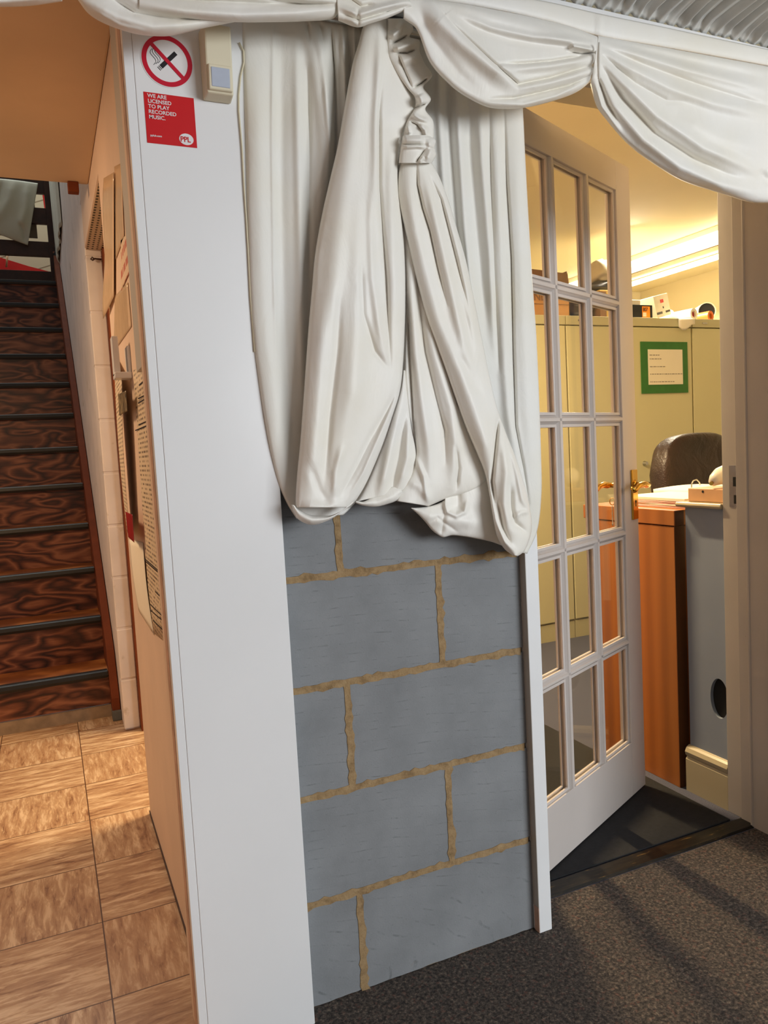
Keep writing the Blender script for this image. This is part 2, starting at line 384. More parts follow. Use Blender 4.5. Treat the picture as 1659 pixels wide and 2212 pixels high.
# block wall: mortar core with individual block faces in the one wall mesh
m = MB(); m.box(-.31, .43, .004, .16, 0, 2.35, 1)
zc = [0.0]+[.221+.225*i for i in range(10)]
for i in range(10):
    z0 = zc[i]+(.006 if i else .004); z1 = zc[i+1]-.006
    u = 0 if i in (0, 2, 4, 6, 8) else .2235
    xs = [-.9+u+.45*k for k in range(5)]
    for a in xs:
        x0 = max(a+.0065, -.31); x1 = min(a+.45-.0065, .432)
        if x1-x0 < .02: continue
        # slightly uneven arrises
        n = 26; j = lambda s=.0010: random.uniform(-s, s)
        front = []
        top = [(x0+(x1-x0)*k/n, z1+j()) for k in range(n+1)]; bot = [(x0+(x1-x0)*k/n, z0+j()) for k in range(n, -1, -1)]
        poly = top+bot
        m.prism(poly, 'y', 0.0, .02, 0)
# mortar standing proud in the joints, with ragged smears
for i in range(1, 7):
    n = 60; z = zc[i]
    pts = []; x0, x1 = -.31, .425
    tp = [(x0+(x1-x0)*k/n, z+.0062+random.random()**4*.006) for k in range(n+1)]
    bt = [(x0+(x1-x0)*k/n, z-.0062-random.random()**4*.006) for k in range(n, -1, -1)]
    m.prism(tp+bt, 'y', -.0012, .003, 1)
for i in range(7):
    u = 0 if i % 2 == 0 else .2235
    for a in (u-.45, u, u+.45):
        if a < -.3 or a > .42: continue
        n = 18; z0 = zc[i]; z1 = zc[i+1]
        r_ = [(a+.0062+random.random()**3*.008, z0+(z1-z0)*k/n) for k in range(n+1)]
        l_ = [(a-.0062-random.random()**3*.005, z0+(z1-z0)*k/n) for k in range(n, -1, -1)]
        m.prism(r_+l_, 'y', -.0014, .003, 1)
struct(m.build('wall_front', ['block', 'mortar']), 'unpainted grey concrete block wall with sandy mortar', 'wall')
m = MB(); m.box(.43, 1.32, .0, .18, 1.99, 2.35); m.box(1.32, 3.5, -.10, .18, 0, 2.35); m.box(1.262, 1.40, -.40, -.10, 0, 2.035)  # last box: unseen wall return, added to keep window light off the door
struct(m.build('wall_front', 'office_wall'), 'wall above and right of the office doorway, with an unseen return added to shade the door', 'wall')

# white boxed wall end
m = MB(); m.box(-.351, -.335, -.040, -.020, 0, 2.3); m.box(-.3349, -.126, -.041, -.001, 0, 2.3)
struct(m.build('wall_end', 'gloss_white', bevel=.0012), 'glossy white boxed wall end left of the blocks', 'wall')
m = MB(); m.box(-.352, -.334, -.0195, .012, 0, 2.3); struct(m.build('trim_1', 'raw_edge', bevel=.0008), 'thin pinkish wooden edge behind the white boxing', 'trim')
m = MB(); m.box(-.349, -.30, .012, .021, 0, 2.3); struct(m.build('trim_2', 'seam_dark'), 'dark narrow gap beside the pinkish wooden edge', 'trim')

# left wall with doorway: board wall, lintel, stair wall
m = MB(); m.box(-.345, -.2, .02, .10, 0, 2.2)
m.box(-.31, -.2, .10, 1.086, 0, 2.35); m.box(-.31, -.2, 1.086, 1.95, 2.031, 2.35); m.box(-.31, -.2, .10, 1.49, 2.35, 2.5)
struct(m.build('wall_left', 'plaster_pink', bevel=.004), 'peach lit wall with notices along the stair hall', 'wall')
m = MB(); m.box(-.306, -.204, 1.087, 1.949, 2.026, 2.031); struct(m.build('trim_3', 'perf'), 'perforated steel lintel above the hall doorway', 'trim')
# painted block reveal and stair wall
m = MB()
for k in range(28):
    z0 = k*.222+.004; z1 = (k+1)*.222-.004
    m.box(-.31, -.246, 1.95+random.uniform(0, .002), 2.02, z0, z1)
m.box(-.308, -.246, 1.954, 6.2, 0, 6.0)
struct(m.build('wall_stairs', 'whitewash', bevel=.004), 'whitewashed block wall beside the staircase', 'wall')
m = MB(); m.box(-.3125, -.30, .10, 1.086, 0, .012); struct(m.build('base_shadow_strip', 'dark_timber'), 'thin dark strip standing in for shadow at the foot of the notice wall', 'baseboard')  # shadow line where wall meets floor, put in as a dark strip
m = MB(); m.box(-.246, -.15, 1.90, 1.965, 0, 2.026); struct(m.build('trim_4', 'brown_paint', bevel=.002), 'brown painted door frame in the hall doorway', 'trim')

# ceilings
m = MB(); m.box(-3.2, -.31, -.10, 1.49, 2.13, 2.36); struct(m.build('ceiling', 'ceiling_paint', bevel=.006), 'warm lit ceiling of the stair hall', 'ceiling')
m = MB(); m.box(-.2, 4.2, .0, 3.7, 2.35, 2.4)
struct(m.build('ceiling', 'office_wall'), 'cream office ceiling beyond the door', 'ceiling')
m = MB(); m.box(-3.2, 3.5, -4.6, -.0, 2.42, 2.46); struct(m.build('ceiling', 'gloss_white'), 'hall ceiling hidden above the fabric lining', 'ceiling')
m = MB(); m.box(-.2, 4.2, 3.6, 3.7, 0, 2.4); m.box(4.15, 4.25, .18, 3.7, 0, 2.4)
struct(m.build('wall_office', 'office_wall'), 'cream back walls of the office', 'wall')
m = MB(); m.box(-3.3, -3.2, -4.5, 6, 0, 2.36); struct(m.build('wall_far_left', 'plaster_pink'), 'far left wall of the stair hall out of view', 'wall')

# door lining: hinge post, head, latch jamb
m = MB(); m.box(.4335, .468, -.022, .16, 0, 2.0)
struct(m.build('trim_5', 'gloss_white', bevel=.0015), 'narrow white door post at the hinge side', 'trim')
m = MB(); m.box(.4325, .4335, -.0215, -.004, 0, .062); m.box(.4330, .4338, -.0215, -.001, .062, 2.0, 1); struct(m.build('trim_6', ['raw_edge', 'jamb_white']), 'bare wooden sliver at the foot of the white post', 'trim')
m = MB(); m.box(.468, .4745, -.012, .10, 0.03, 1.98); struct(m.build('trim_7', 'gloss_white', bevel=.001), 'thin stop strip along the hinge post', 'trim')
m = MB(); m.box(.468, 1.26, -.02, .03, 1.975, 2.01); m.box(.468, 1.26, .03, .085, 1.985, 2.01); struct(m.build('trim_8', 'jamb_white', bevel=.002), 'door head lining above the opening', 'trim')
m = MB()
m.box(1.268, 1.32, .127, .185, 0, 1.985)
m.box(1.256, 1.32, .090, .127, 0, 1.985)
m.tube([(1.253, .0845, .0), (1.253, .0845, 1.985)], .006, 12)
m.box(1.250, 1.32, -.10, .080, 0, 2.3)
struct(m.build('trim_9', 'jamb_white', bevel=.0012), 'greyish white latch side door jamb at right', 'trim')
# threshold and mat
m = MB(); m.prism([(.078, .001), (.083, .006), (.13, .006), (.137, .0)], 'x', .475, 1.265)
t_ = NT('worn_threshold'); v_ = t_.tc.outputs['Object']
t_.col(t_.ramp(t_.noise(t_.mapping((6, 40, 1)), 2.2, 4, .7), [(.45, rgb(20, 18, 15)), (.62, rgb(44, 36, 24)), (.76, rgb(180, 140, 70))])); t_.set(Roughness=.35, Metallic=.4); M['threshold'] = t_.m
struct(m.build('trim_10', 'threshold'), 'worn dark threshold strip under the door', 'trim')
m = MB(); m.box(.48, 1.225, .139, 1.2, 0, .006); tag(m.build('door_mat', 'mat', bevel=.002), 'black rubber mat just inside the office doorway', 'mat')

# office stub wall with ledge and round hole, skirting
SX = 1.285
m = MB()
hy, hz, hr = .226, .334, .062
y0, y1, z0, z1 = .186, .345, 0, .915; zl_, zh_ = hz-.075, hz+.075
angs = sorted([2*math.pi*k/40 for k in range(40)]+[math.atan2(b-hz, a-hy) % (2*math.pi) for a in (y0, y1) for b in (zl_, zh_)]); n = len(angs)
ring = [(hy+.034*math.cos(a), hz+hr*math.sin(a)) for a in angs]; outer = []
for a in angs:
    dy, dz = math.cos(a), math.sin(a)
    t = min([(y1-hy)/dy if dy > 1e-6 else 1e9, (y0-hy)/dy if dy < -1e-6 else 1e9, (zh_-hz)/dz if dz > 1e-6 else 1e9, (zl_-hz)/dz if dz < -1e-6 else 1e9])
    outer.append((hy+dy*t, hz+dz*t))
vs = [(SX, y, z) for y, z in ring]+[(SX, y, z) for y, z in outer]+[(SX+.012, y, z) for y, z in ring]
fs = [(k, (k+1) % n, n+(k+1) % n, n+k) for k in range(n)]+[(k, (k+1) % n, 2*n+(k+1) % n, 2*n+k) for k in range(n)]
m.add(vs, fs, 0)
m.add([(SX+.012, y, z) for y, z in ring], [tuple(range(n))], 1)
m.box(SX, SX+.04, y0, y1, hz+.075, z1); m.box(SX, SX+.04, y0, y1, 0, hz-.075); m.box(SX+.013, SX+.04, y0, y1, hz-.075, hz+.075)
struct(m.build('wall_office_stub', ['grey_blue_wall', 'hole']), 'short grey blue wall with a round hole', 'wall')
m = MB()
sk = [(0, 0), (-.016, 0), (-.016, .105), (-.010, .112), (-.017, .120), (-.019, .130), (-.013, .142), (-.006, .147), (0, .150)]
m.add([(SX+p[0], y, p[1]) for y in (.186, .350) for p in sk], [(k, k+1, len(sk)+k+1, len(sk)+k) for k in range(len(sk)-1)]+[tuple(range(len(sk))), tuple(range(len(sk), 2*len(sk)))[::-1]])
struct(m.build('baseboard_office', 'skirting'), 'glossy cream moulded skirting under the blue wall', 'baseboard')
m = MB(); m.prism([(SX-.022, .918), (SX-.026, .924), (SX-.022, .932), (SX+.16, .932), (SX+.16, .915), (SX-.010, .915)], 'y', .187, .362)
struct(m.build('trim_11', 'skirting', bevel=.002), 'cream ledge on top of the blue wall', 'trim')

# ================================================================== GLAZED DOOR
th = .4329; HX, HY = .480, .110
door = bpy.data.objects.new('door_1', None); COL.objects.link(door); door.location = (HX, HY, .010); door.rotation_euler = (0, 0, th)
struct(door, 'white fifteen pane glazed door standing ajar', 'door'); door['_o'] = (0, 0, 0)
DT = .036; W_ = .765
zr = [.172, .484, .506, .826, .850, 1.176, 1.200, 1.522, 1.547, 1.866]; xr = [.095, .267, .293, .467, .493, .667]
m = MB(); m.box(0, xr[0], 0, DT, 0, 1.952); m.box(xr[5], W_, 0, DT, 0, 1.952)
m.box(xr[0], xr[5], 0, DT, 0, zr[0]); m.box(xr[0], xr[5], 0, DT, zr[9], 1.952)
m.build('door_frame', 'door_white', door, bevel=.0012)
m = MB()
def bar_v(x0, x1, z0, z1):
    m.prism([(x0, 0.012), (x0+.006, .004), (x0+.008, 0), (x1-.008, 0), (x1-.006, .004), (x1, .012), (x1, DT-.012), (x1-.008, DT), (x0+.008, DT), (x0, DT-.012)], 'z', z0, z1)
def bar_h(z0, z1, x0, x1):
    m.prism([(0.012, z0), (.004, z0+.006), (0, z0+.008), (0, z1-.008), (.004, z1-.006), (.012, z1), (DT-.012, z1), (DT, z1-.008), (DT, z0+.008), (DT-.012, z0)], 'x', x0, x1)
for k in range(2): bar_v(xr[1+2*k], xr[2+2*k], zr[0], zr[9])
for k in range(4): bar_h(zr[1+2*k], zr[2+2*k], xr[0], xr[5])
m.build('glazing_bars', 'door_white', door)
m = MB()   # putty moulding round every pane
for i in range(3):
    for k in range(5):
        a, b, c, d = xr[2*i], xr[2*i+1], zr[2*k], zr[2*k+1]; e = .008
        for yy in (.007, DT-.013):
            m.box(a, a+e, yy, yy+.006, c, d); m.box(b-e, b, yy, yy+.006, c, d); m.box(a+e, b-e, yy, yy+.006, c, c+e); m.box(a+e, b-e, yy, yy+.006, d-e, d)
m.build('glazing_moulding', 'door_white', door, bevel=.001)
for i in range(3):
    for k in range(5):
        m = MB(); m.box(xr[2*i]+.001, xr[2*i+1]-.001, .0165, .0195, zr[2*k]+.001, zr[2*k+1]-.001); m.build('glass_pane', 'glass', door)
# lever handles and back plates
for side, y in ((-1, 0), (1, DT)):
    m = MB(); m.box(.713, .752, *(sorted((y, y+side*.007))), .874, 1.030)
    pl = m.build('handle_plate', 'brass', door, bevel=.002)
    m = MB(); yy = y+side*.045; zl = .982
    m.tube([(.733, y+side*.006, zl), (.733, yy, zl)], .0085, 14); m.tube([(.733, y+side*.006, zl), (.733, y+side*.010, zl)], .016, 16)
    m.tube([(.740, yy, zl), (.722, yy, zl+.001), (.70, yy+side*.003, zl+.004), (.665, yy, zl+.001), (.645, yy, zl-.008), (.632, yy, zl-.010), (.618, yy, zl-.002)], [.009, .011, .010, .0085, .008, .008, .0055], 12)
    m.build('lever_handle', 'brass', door, smooth=True)
    m = MB(); cz = .926
    m.tube([(.733, y+side*.0068, cz+.004), (.733, y+side*.0076, cz+.004)], .0045, 12); m.box(.7315, .7345, *(sorted((y+side*.0068, y+side*.0076))), cz-.011, cz+.004)
    m.build('keyhole', 'hole', door)
m = MB(); m.box(W_, W_+.0015, .007, DT-.007, .90, 1.05); m.box(W_, W_+.009, .012, DT-.012, .975, .992); m.build('lock_forend', 'brass', door)
for z in (.2, 1.0, 1.75):
    m = MB(); m.tube([(-.002, -.003, z), (-.002, -.003, z+.09)], .005, 10); m.build('hinge', 'steel', door)
# key ring hanging from the far side lock
ca, sa = math.cos(th), math.sin(th)
def dw(s, y, z): return (HX+s*ca-y*sa, HY+s*sa+y*ca, z+.010)
kt = thing('key_ring', 'small key with dangling chain in the office side lock', 'keys', dw(.733, DT+.01, .930))
m = MB(); m.tube([dw(.733, DT+.001, .930), dw(.733, DT+.024, .930)], .002, 8)
c = [dw(.733-.004+.0*k, DT+.033+.009*math.cos(2*math.pi*k/20), .930+.011*math.sin(2*math.pi*k/20)) for k in range(21)]
m.tube(c, .0018, 8); m.build('key', 'brass', kt, smooth=True)
m = MB(); m.tube([dw(.727, DT+.033, .916-.008*k) for k in range(9)], [.0014, .0028]*4+[.0014], 8); m.build('chain', 'steel', kt, smooth=True)

# ================================================================== STRIKE PLATE
m = MB(); m.box(1.2665, 1.268, .130, .160, .925, 1.045); m.box(1.2660, 1.2667, .132, .146, .985, 1.012, 1); m.box(1.2660, 1.2667, .134, .144, .935, .960, 1)
tag(m.build('strike_plate', ['steel', 'hole'], bevel=.0004), 'worn metal strike plate let into the right door jamb', 'strike plate')

# ================================================================== SIGNS AND SENSOR ON THE WHITE PANEL
YP = -.0413
def pp(px, py, y=YP): return Vector(at(px, py, 'y', y))
# no smoking sign
c0 = pp(290+472/6.636, 60+480/6.636)
rad = .5*((pp(290+842/6.636, 60+565/6.636)-pp(290+112/6.636, 60+395/6.636)).x)
ns = thing('no_smoking_sign', 'round red and white no smoking sticker at panel top', 'sign', (c0.x, YP, c0.z))
def disc(mb, r0, r1, y, n=72, cx_=c0.x, cz_=c0.z, th_=.0004):
    vs = []
    for k in range(n):
        a = 2*math.pi*k/n
        for r in (r0, r1): vs += [(cx_+r*math.cos(a), y, cz_+r*math.sin(a)), (cx_+r*math.cos(a), y-th_, cz_+r*math.sin(a))]
    fs = []
    for k in range(n):
        a = 4*k; b = 4*((k+1) % n)
        fs += [(a, a+2, b+2, b), (a+1, b+1, b+3, a+3), (a, b, b+1, a+1), (a+2, a+3, b+3, b+2)]
    mb.add(vs, fs)
m = MB(); disc(m, .0005, rad*1.04, YP); m.build('sticker_disc', 'sticker_white', ns)
m = MB(); disc(m, rad*.815, rad, YP-.0005)
a = math.radians(-45); ux, uz = math.cos(a), math.sin(a); L = rad*.83; hw = rad*.075
m.hexa([(c0.x+ux*s*L-uz*q*hw, YP-.0007, c0.z+uz*s*L+ux*q*hw) for s, q in ((-1, -1), (1, -1), (1, 1), (-1, 1))], [(c0.x+ux*s*L-uz*q*hw, YP-.0014, c0.z+uz*s*L+ux*q*hw) for s, q in ((-1, -1), (1, -1), (1, 1), (-1, 1))])
m.build('prohibition_ring', 'ring_red', ns)
m = MB(); ux, uz = math.cos(math.radians(45)), math.sin(math.radians(45)); hw = rad*.085
def bar(s0, s1, hw_, off=0):
    q = [(s0, -1), (s1, -1), (s1, 1), (s0, 1)]
    m.hexa([(c0.x+ux*s-uz*(k*hw_+off), YP-.0004, c0.z+uz*s+ux*(k*hw_+off)) for s, k in q], [(c0.x+ux*s-uz*(k*hw_+off), YP-.0007, c0.z+uz*s+ux*(k*hw_+off)) for s, k in q])
bar(-rad*.37, rad*.52, hw); bar(-rad*.50, -rad*.47, hw); bar(-rad*.43, -rad*.40, hw)
m.build('cigarette', 'ink', ns)
m = MB()
for dx in (0, .09, .18):
    pts = []
    for k in range(15):
        t = k/14; pts.append((c0.x+rad*(-.55+dx+.10*math.sin(t*6.2)), YP-.0005, c0.z+rad*(-.22+t*.62+dx*.5)))
    m.tube(pts, .0005, 6)
m.build('smoke_lines', 'ink', ns)
# square licence sticker
A = pp(290+134/6.636, 60+925/6.636); B = pp(290+852/6.636, 60+1003/6.636); C_ = pp(290+900/6.636, 60+1722/6.636); D_ = pp(290+184/6.636, 60+1650/6.636)
x0, x1 = (A.x+D_.x)/2, (B.x+C_.x)/2; z1, z0 = (A.z+B.z)/2, (C_.z+D_.z)/2; sw = x1-x0; sh = z1-z0
ps = thing('licence_sticker', 'square red music licence sticker with white capitals', 'sign', (x0, YP, z0))
m = MB(); m.box(x0, x1, YP-.0005, YP, z0, z1); m.build('sticker_square', 'sticker_red', ps)
for k, ln in enumerate(['WE ARE', 'LICENSED', 'TO PLAY', 'RECORDED', 'MUSIC.']):
    text_mesh(ln, sh*.104, 'lettering', 'sticker_white', ps, (x0+sw*.07, YP-.0008, z1-sh*(.100+.104*k)), (1, 0, 0), (0, 0, 1), .0002, sh*.0016, sx=1.02)
text_mesh('ppluk.com', sh*.055, 'web_address', 'sticker_white', ps, (x0+sw*.07, YP-.0008, z0+sh*.135), (1, 0, 0), (0, 0, 1), .0002, .0001)
m = MB(); cx_, cz_ = x0+sw*.79, z0+sh*.15; n = 48
vs = [(cx_+sw*.145*math.cos(2*math.pi*k/n), YP-.0006, cz_+sh*.115*math.sin(2*math.pi*k/n)) for k in range(n)]+[(cx_+sw*.145*math.cos(2*math.pi*k/n), YP-.0009, cz_+sh*.115*math.sin(2*math.pi*k/n)) for k in range(n)]
m.add(vs, [tuple(range(n)), tuple(range(n, 2*n))[::-1]]+[(i, (i+1) % n, n+(i+1) % n, n+i) for i in range(n)]); m.build('logo_oval', 'sticker_white', ps)
text_mesh('PPL', sh*.15, 'logo_letters', 'sticker_red', ps, (cx_-sw*.125, YP-.0012, cz_-sh*.055), (1, 0, 0), (0, 0, 1), .0002, sh*.003, sx=.93)
# movement sensor
a1 = Vector(at(447, 52, 'y', -.075)); b1 = Vector(at(517, 200, 'y', -.075)); a2 = Vector(at(446, 208, 'y', -.08)); 
sx0, sx1 = -.2215, -.171; sz0, sz1 = 1.776, 1.892
sn = thing('movement_sensor', 'ivory plastic alarm movement sensor beside the stickers', 'sensor', (sx0, YP, sz0))
m = MB(); m.hexa([(sx0, -.0415, sz0), (sx1, -.0415, sz0), (sx1, -.0415, sz1), (sx0, -.0415, sz1)], [(sx0+.002, -.073, sz0+.002), (sx1-.002, -.073, sz0+.002), (sx1-.002, -.084, sz1-.003), (sx0+.002, -.084, sz1-.003)])
m.build('sensor_case', 'sensor', sn, bevel=.003)
m = MB(); m.hexa([(sx0+.004, -.0725, sz0+.005), (sx1-.004, -.0725, sz0+.005), (sx1-.004, -.075, sz0+.048), (sx0+.004, -.075, sz0+.048)], [(sx0+.005, -.079, sz0+.006), (sx1-.005, -.079, sz0+.006), (sx1-.005, -.0835, sz0+.046), (sx0+.005, -.0835, sz0+.046)])
m.build('lens_hood', 'sensor', sn, bevel=.002)
m = MB(); m.hexa([(sx0+.009, -.0780, sz0+.010), (sx1-.009, -.0780, sz0+.010), (sx1-.009, -.081, sz0+.041), (sx0+.009, -.081, sz0+.041)], [(sx0+.009, -.0803, sz0+.010), (sx1-.009, -.0803, sz0+.010), (sx1-.009, -.0843, sz0+.041), (sx0+.009, -.0843, sz0+.041)])
m.build('sensor_lens', 'lens', sn, bevel=.002)
m = MB(); cab = [at(x, y, 'y', -.044) for x, y in [(517, 92), (526, 110), (527, 135), (520, 165), (516, 205), (516, 240), (520, 285), (523, 320), (527, 400), (532, 470), (536, 540), (541, 640), (550, 760)]]
m.tube(cab, .0015, 8); tag(m.build('sensor_cable', 'sensor', smooth=True), 'thin ivory cable running down from the movement sensor', 'cable')

# ================================================================== FABRIC
def rs(pts, n):
    """smooth resample of a pixel polyline"""
    P = np.array(pts, float); d = np.r_[0, np.cumsum(np.hypot(*np.diff(P, axis=0).T))]; d /= d[-1]
    t = np.linspace(0, 1, n); out = np.zeros((n, 2))
    for c in range(2):
        y = P[:, c]; k = len(P)
        mm = np.zeros(k)
        for i in range(k):
            a, b = max(i-1, 0), min(i+1, k-1); mm[i] = (y[b]-y[a])/max(d[b]-d[a], 1e-9)
        idx = np.clip(np.searchsorted(d, t, side='right')-1, 0, k-2)
        h = d[idx+1]-d[idx]; s = (t-d[idx])/np.maximum(h, 1e-9)
        out[:, c] = (2*s**3-3*s**2+1)*y[idx]+(s**3-2*s**2+s)*h*mm[idx]+(-2*s**3+3*s**2)*y[idx+1]+(s**3-s**2)*h*mm[idx+1]
    return out
def polyd(X, Y, pts):
    """signed distance to a polyline, and position 0..1 along it"""
    P = np.array(pts, float)[:, :2]; best = np.full(X.shape, 1e9); sg = np.zeros(X.shape); T = np.zeros(X.shape)
    L = np.hypot(*np.diff(P, axis=0).T); tot = L.sum(); acc = 0
    for i in range(len(P)-1):
        a = P[i]; b = P[i+1]; ab = b-a; l2 = ab@ab
        t = np.clip(((X-a[0])*ab[0]+(Y-a[1])*ab[1])/l2, 0, 1)
        dx = X-a[0]-t*ab[0]; dy = Y-a[1]-t*ab[1]; d = np.hypot(dx, dy); k = d < best
        cr = ab[0]*dy-ab[1]*dx
        best = np.where(k, d, best); sg = np.where(k, np.sign(cr), sg); T = np.where(k, (acc+t*L[i])/tot, T); acc += L[i]
    return best, sg, T
GAIN = .95
def cloth(A, B, Y0, folds, n=160, m_=110, bulge=0.0, edge=.006, wr=.0012, seed=1, curl=0.0):
    """panel of cloth between two outlines A and B; folds = (polyline, half width, depth at start, depth at end[, kind])"""
    a = rs(A, n); b = rs(B, n); u = np.linspace(0, 1, m_)
    PX = (a[:, None, 0]*(1-u)+b[:, None, 0]*u); PY = (a[:, None, 1]*(1-u)+b[:, None, 1]*u)
    D = np.zeros_like(PX); uu = np.broadcast_to(u, PX.shape)
    D += bulge*np.sin(np.pi*uu)**.7
    for f in folds:
        pts, w, d0, d1 = f[:4]; kind = f[4] if len(f) > 4 else 'g'
        d, sg, T = polyd(PX, PY, pts); amp = GAIN*(.8 if w > 8 else 1)*(d0+(d1-d0)*T)*(.15+.85*np.clip(np.minimum(T, 1-T)*5, 0, 1)); w = w*.95
        if kind == 'g': D += amp*(np.exp(-(d/(w*1.1))**2) if w > 7 else .7*np.exp(-(d/w)**2)+.3*np.exp(-d/(w*.8)))
        elif kind == 's':      # sharp step: cloth on the right side lies deeper and recovers
            D += amp*np.where(sg < 0, 1, -1)*np.exp(-d/w)
        elif kind == 'r': D += amp*np.maximum(0, 1-(d/w)**2)**.5*np.where(d < w, 1, 0)
        elif kind == 'v': D -= amp*np.exp(-d/w)
    rg = np.random.RandomState(seed)
    for k in range(14):
        fx, fy = rg.uniform(.004, .05), rg.uniform(.002, .018); ph = rg.uniform(0, 6.28)
        D += wr*.16*np.sin(PX*fx+PY*fy*(1 if k % 2 else -1)+ph)*rg.uniform(.4, 1)
    e = np.minimum(uu, 1-uu)*(m_-1)
    D -= edge*np.exp(-e/2.2)
    P = atv(PX.ravel(), PY.ravel(), (Y0-D).ravel())
    return [tuple(q) for q in P], n, m_
def cloth_obj(name, parts, mat, parent=None, solid=.0016):
    mb = MB()
    for P, n, k in parts: mb.grid(P, n, k)
    return mb.build(name, mat, parent, smooth=True, solid=solid)

cur = thing('draped_curtain', 'ivory satin curtain knotted up in swags over the block wall', 'curtain', (.15, -.06, .92))
# flat pleated back panel, left half
A = [(521, 40), (525, 150), (530, 300), (534, 480), (540, 640), (548, 740), (560, 830), (574, 920), (590, 1000), (606, 1055), (622, 1090), (641, 1120)]
B = [(905, 40), (905, 200), (905, 480), (900, 700), (890, 900), (860, 980), (830, 1030), (800, 1050), (780, 1072), (765, 1088), (752, 1102), (741, 1112)]
F = [([(556, 60), (560, 400), (572, 700), (600, 950), (635, 1100)], 26, .014, .012),
     ([(607, 60), (606, 400), (612, 700), (622, 900), (638, 1050)], 14, -.012, -.006),
     ([(590, 60), (588, 300), (592, 600), (598, 800)], 5, .006, .004),
     ([(640, 60), (644, 300), (650, 600), (655, 900)], 10, .012, .008),
     ([(664, 150), (668, 300), (668, 600)], 6, -.010, -.006),
     ([(655, 60), (676, 110), (692, 230), (700, 330), (690, 480)], 13, .016, .010),
     ([(680, 60), (695, 110), (705, 200), (714, 330)], 11, .018, .012),
     ([(715, 60), (722, 150), (726, 300), (724, 400)], 4, -.022, -.012),
     ([(700, 150), (712, 300), (705, 420)], 6, .008, .004),
     ([(739, 50), (745, 160), (748, 300)], 6, .014, .010), ([(751, 60), (756, 160), (760, 300)], 4, -.012, -.008),
     ([(764, 50), (768, 160), (770, 300)], 5, .012, .008), ([(690, 50), (698, 90)], 6, -.012, -.004), ([(664, 50), (668, 90)], 4, -.012, 0)]
P1 = cloth(A, B, -.045, F, 240, 240, 0, .010, .0012, 3)
cloth_obj('left_back_panel', [P1], 'satin_in', cur)
# right back panel
A = [(872, 60), (885, 200), (915, 340), (960, 480), (985, 620), (1010, 760), (1030, 880), (1045, 1000), (1062, 1100), (1075, 1160), (1095, 1188)]
B = [(1124, 160), (1129, 236), (1134, 340), (1141, 470), (1149, 600), (1158, 727), (1164, 860), (1168, 980), (1169, 1064), (1160, 1145), (1138, 1196)]
F = [([(948, 80), (950, 250), (962, 450), (985, 650)], 9, .014, .010), ([(968, 100), (972, 300), (985, 480), (1010, 650)], 8, -.012, -.008),
     ([(987, 150), (992, 300), (1005, 500), (1025, 700)], 9, .016, .010), ([(1011, 180), (1014, 300), (1030, 500), (1050, 720)], 9, -.014, -.008),
     ([(1036, 200), (1042, 350), (1060, 560), (1070, 760)], 10, .016, .012), ([(1056, 220), (1060, 400), (1068, 600), (1078, 800)], 5, -.008, -.008),
     ([(1070, 220), (1076, 400), (1085, 600), (1092, 800), (1100, 900), (1118, 1000), (1135, 1080)], 12, .012, .014),
     ([(1088, 230), (1094, 400), (1104, 560), (1108, 760), (1113, 920), (1130, 1010), (1142, 1090)], 4, -.010, -.014),
     ([(1112, 230), (1122, 450), (1132, 650), (1140, 850), (1150, 1000), (1152, 1100)], 20, .012, .010)]
P2 = cloth(A, B, -.045, F, 220, 180, 0, .008, .0010, 8)
cloth_obj('right_back_panel', [P2], 'satin_in', cur)
# big draped panel, left of centre
A = [(800, 36), (787, 53), (775, 95), (762, 139), (745, 230), (730, 316), (713, 390), (698, 456), (686, 520), (680, 561), (675, 621), (668, 700), (662, 781), (658, 840), (654, 895), (649, 960), (643, 1022), (640, 1065), (639, 1096)]
B = [(835, 36), (840, 60), (850, 100), (863, 135), (880, 178), (895, 215), (893, 245), (875, 280), (862, 330), (859, 380), (864, 440), (869, 485), (873, 540), (875, 620), (874, 705), (869, 800), (862, 850), (845, 905), (828, 955), (810, 1000), (790, 1044), (770, 1078), (753, 1096)]
F = [([(824, 40), (820, 130), (812, 290), (815, 450), (822, 590)], 10, .012, .010), ([(826, 150), (819, 240), (819, 400), (826, 500), (834, 600), (838, 700), (843, 790)], 5, -.014, -.012),
     ([(845, 300), (846, 420), (850, 560), (856, 700)], 14, .012, .012), ([(795, 60), (775, 200), (752, 340), (735, 470), (720, 620), (712, 780)], 26, .014, .018),
     ([(790, 300), (775, 500), (770, 700), (760, 850), (730, 980)], 24, .010, .016), ([(805, 350), (800, 480), (805, 600), (818, 700), (832, 780)], 9, .006, .012),
     ([(780, 560), (785, 680), (810, 760), (838, 795)], 6, -.005, -.009), ([(700, 640), (690, 800), (678, 950), (665, 1080)], 16, .010, .012), ([(735, 620), (728, 760), (712, 900), (700, 1060)], 8, -.006, -.007),
     ([(866, 830), (835, 890), (800, 950), (770, 1010), (735, 1070)], 7, -.008, -.006), ([(872, 800), (850, 870), (818, 945), (785, 1020), (750, 1080)], 5, .006, .006),
     ([(650, 1090), (700, 1100), (745, 1085)], 12, .010, .010), ([(668, 1000), (690, 1060), (715, 1095)], 8, -.004, -.004), ([(740, 960), (725, 1020), (722, 1080)], 8, .006, .008)]
P3 = cloth(A, B, -.088, F, 300, 130, .014, .014, .0010, 11)
cloth_obj('left_front_swag', [P3], 'satin', cur)
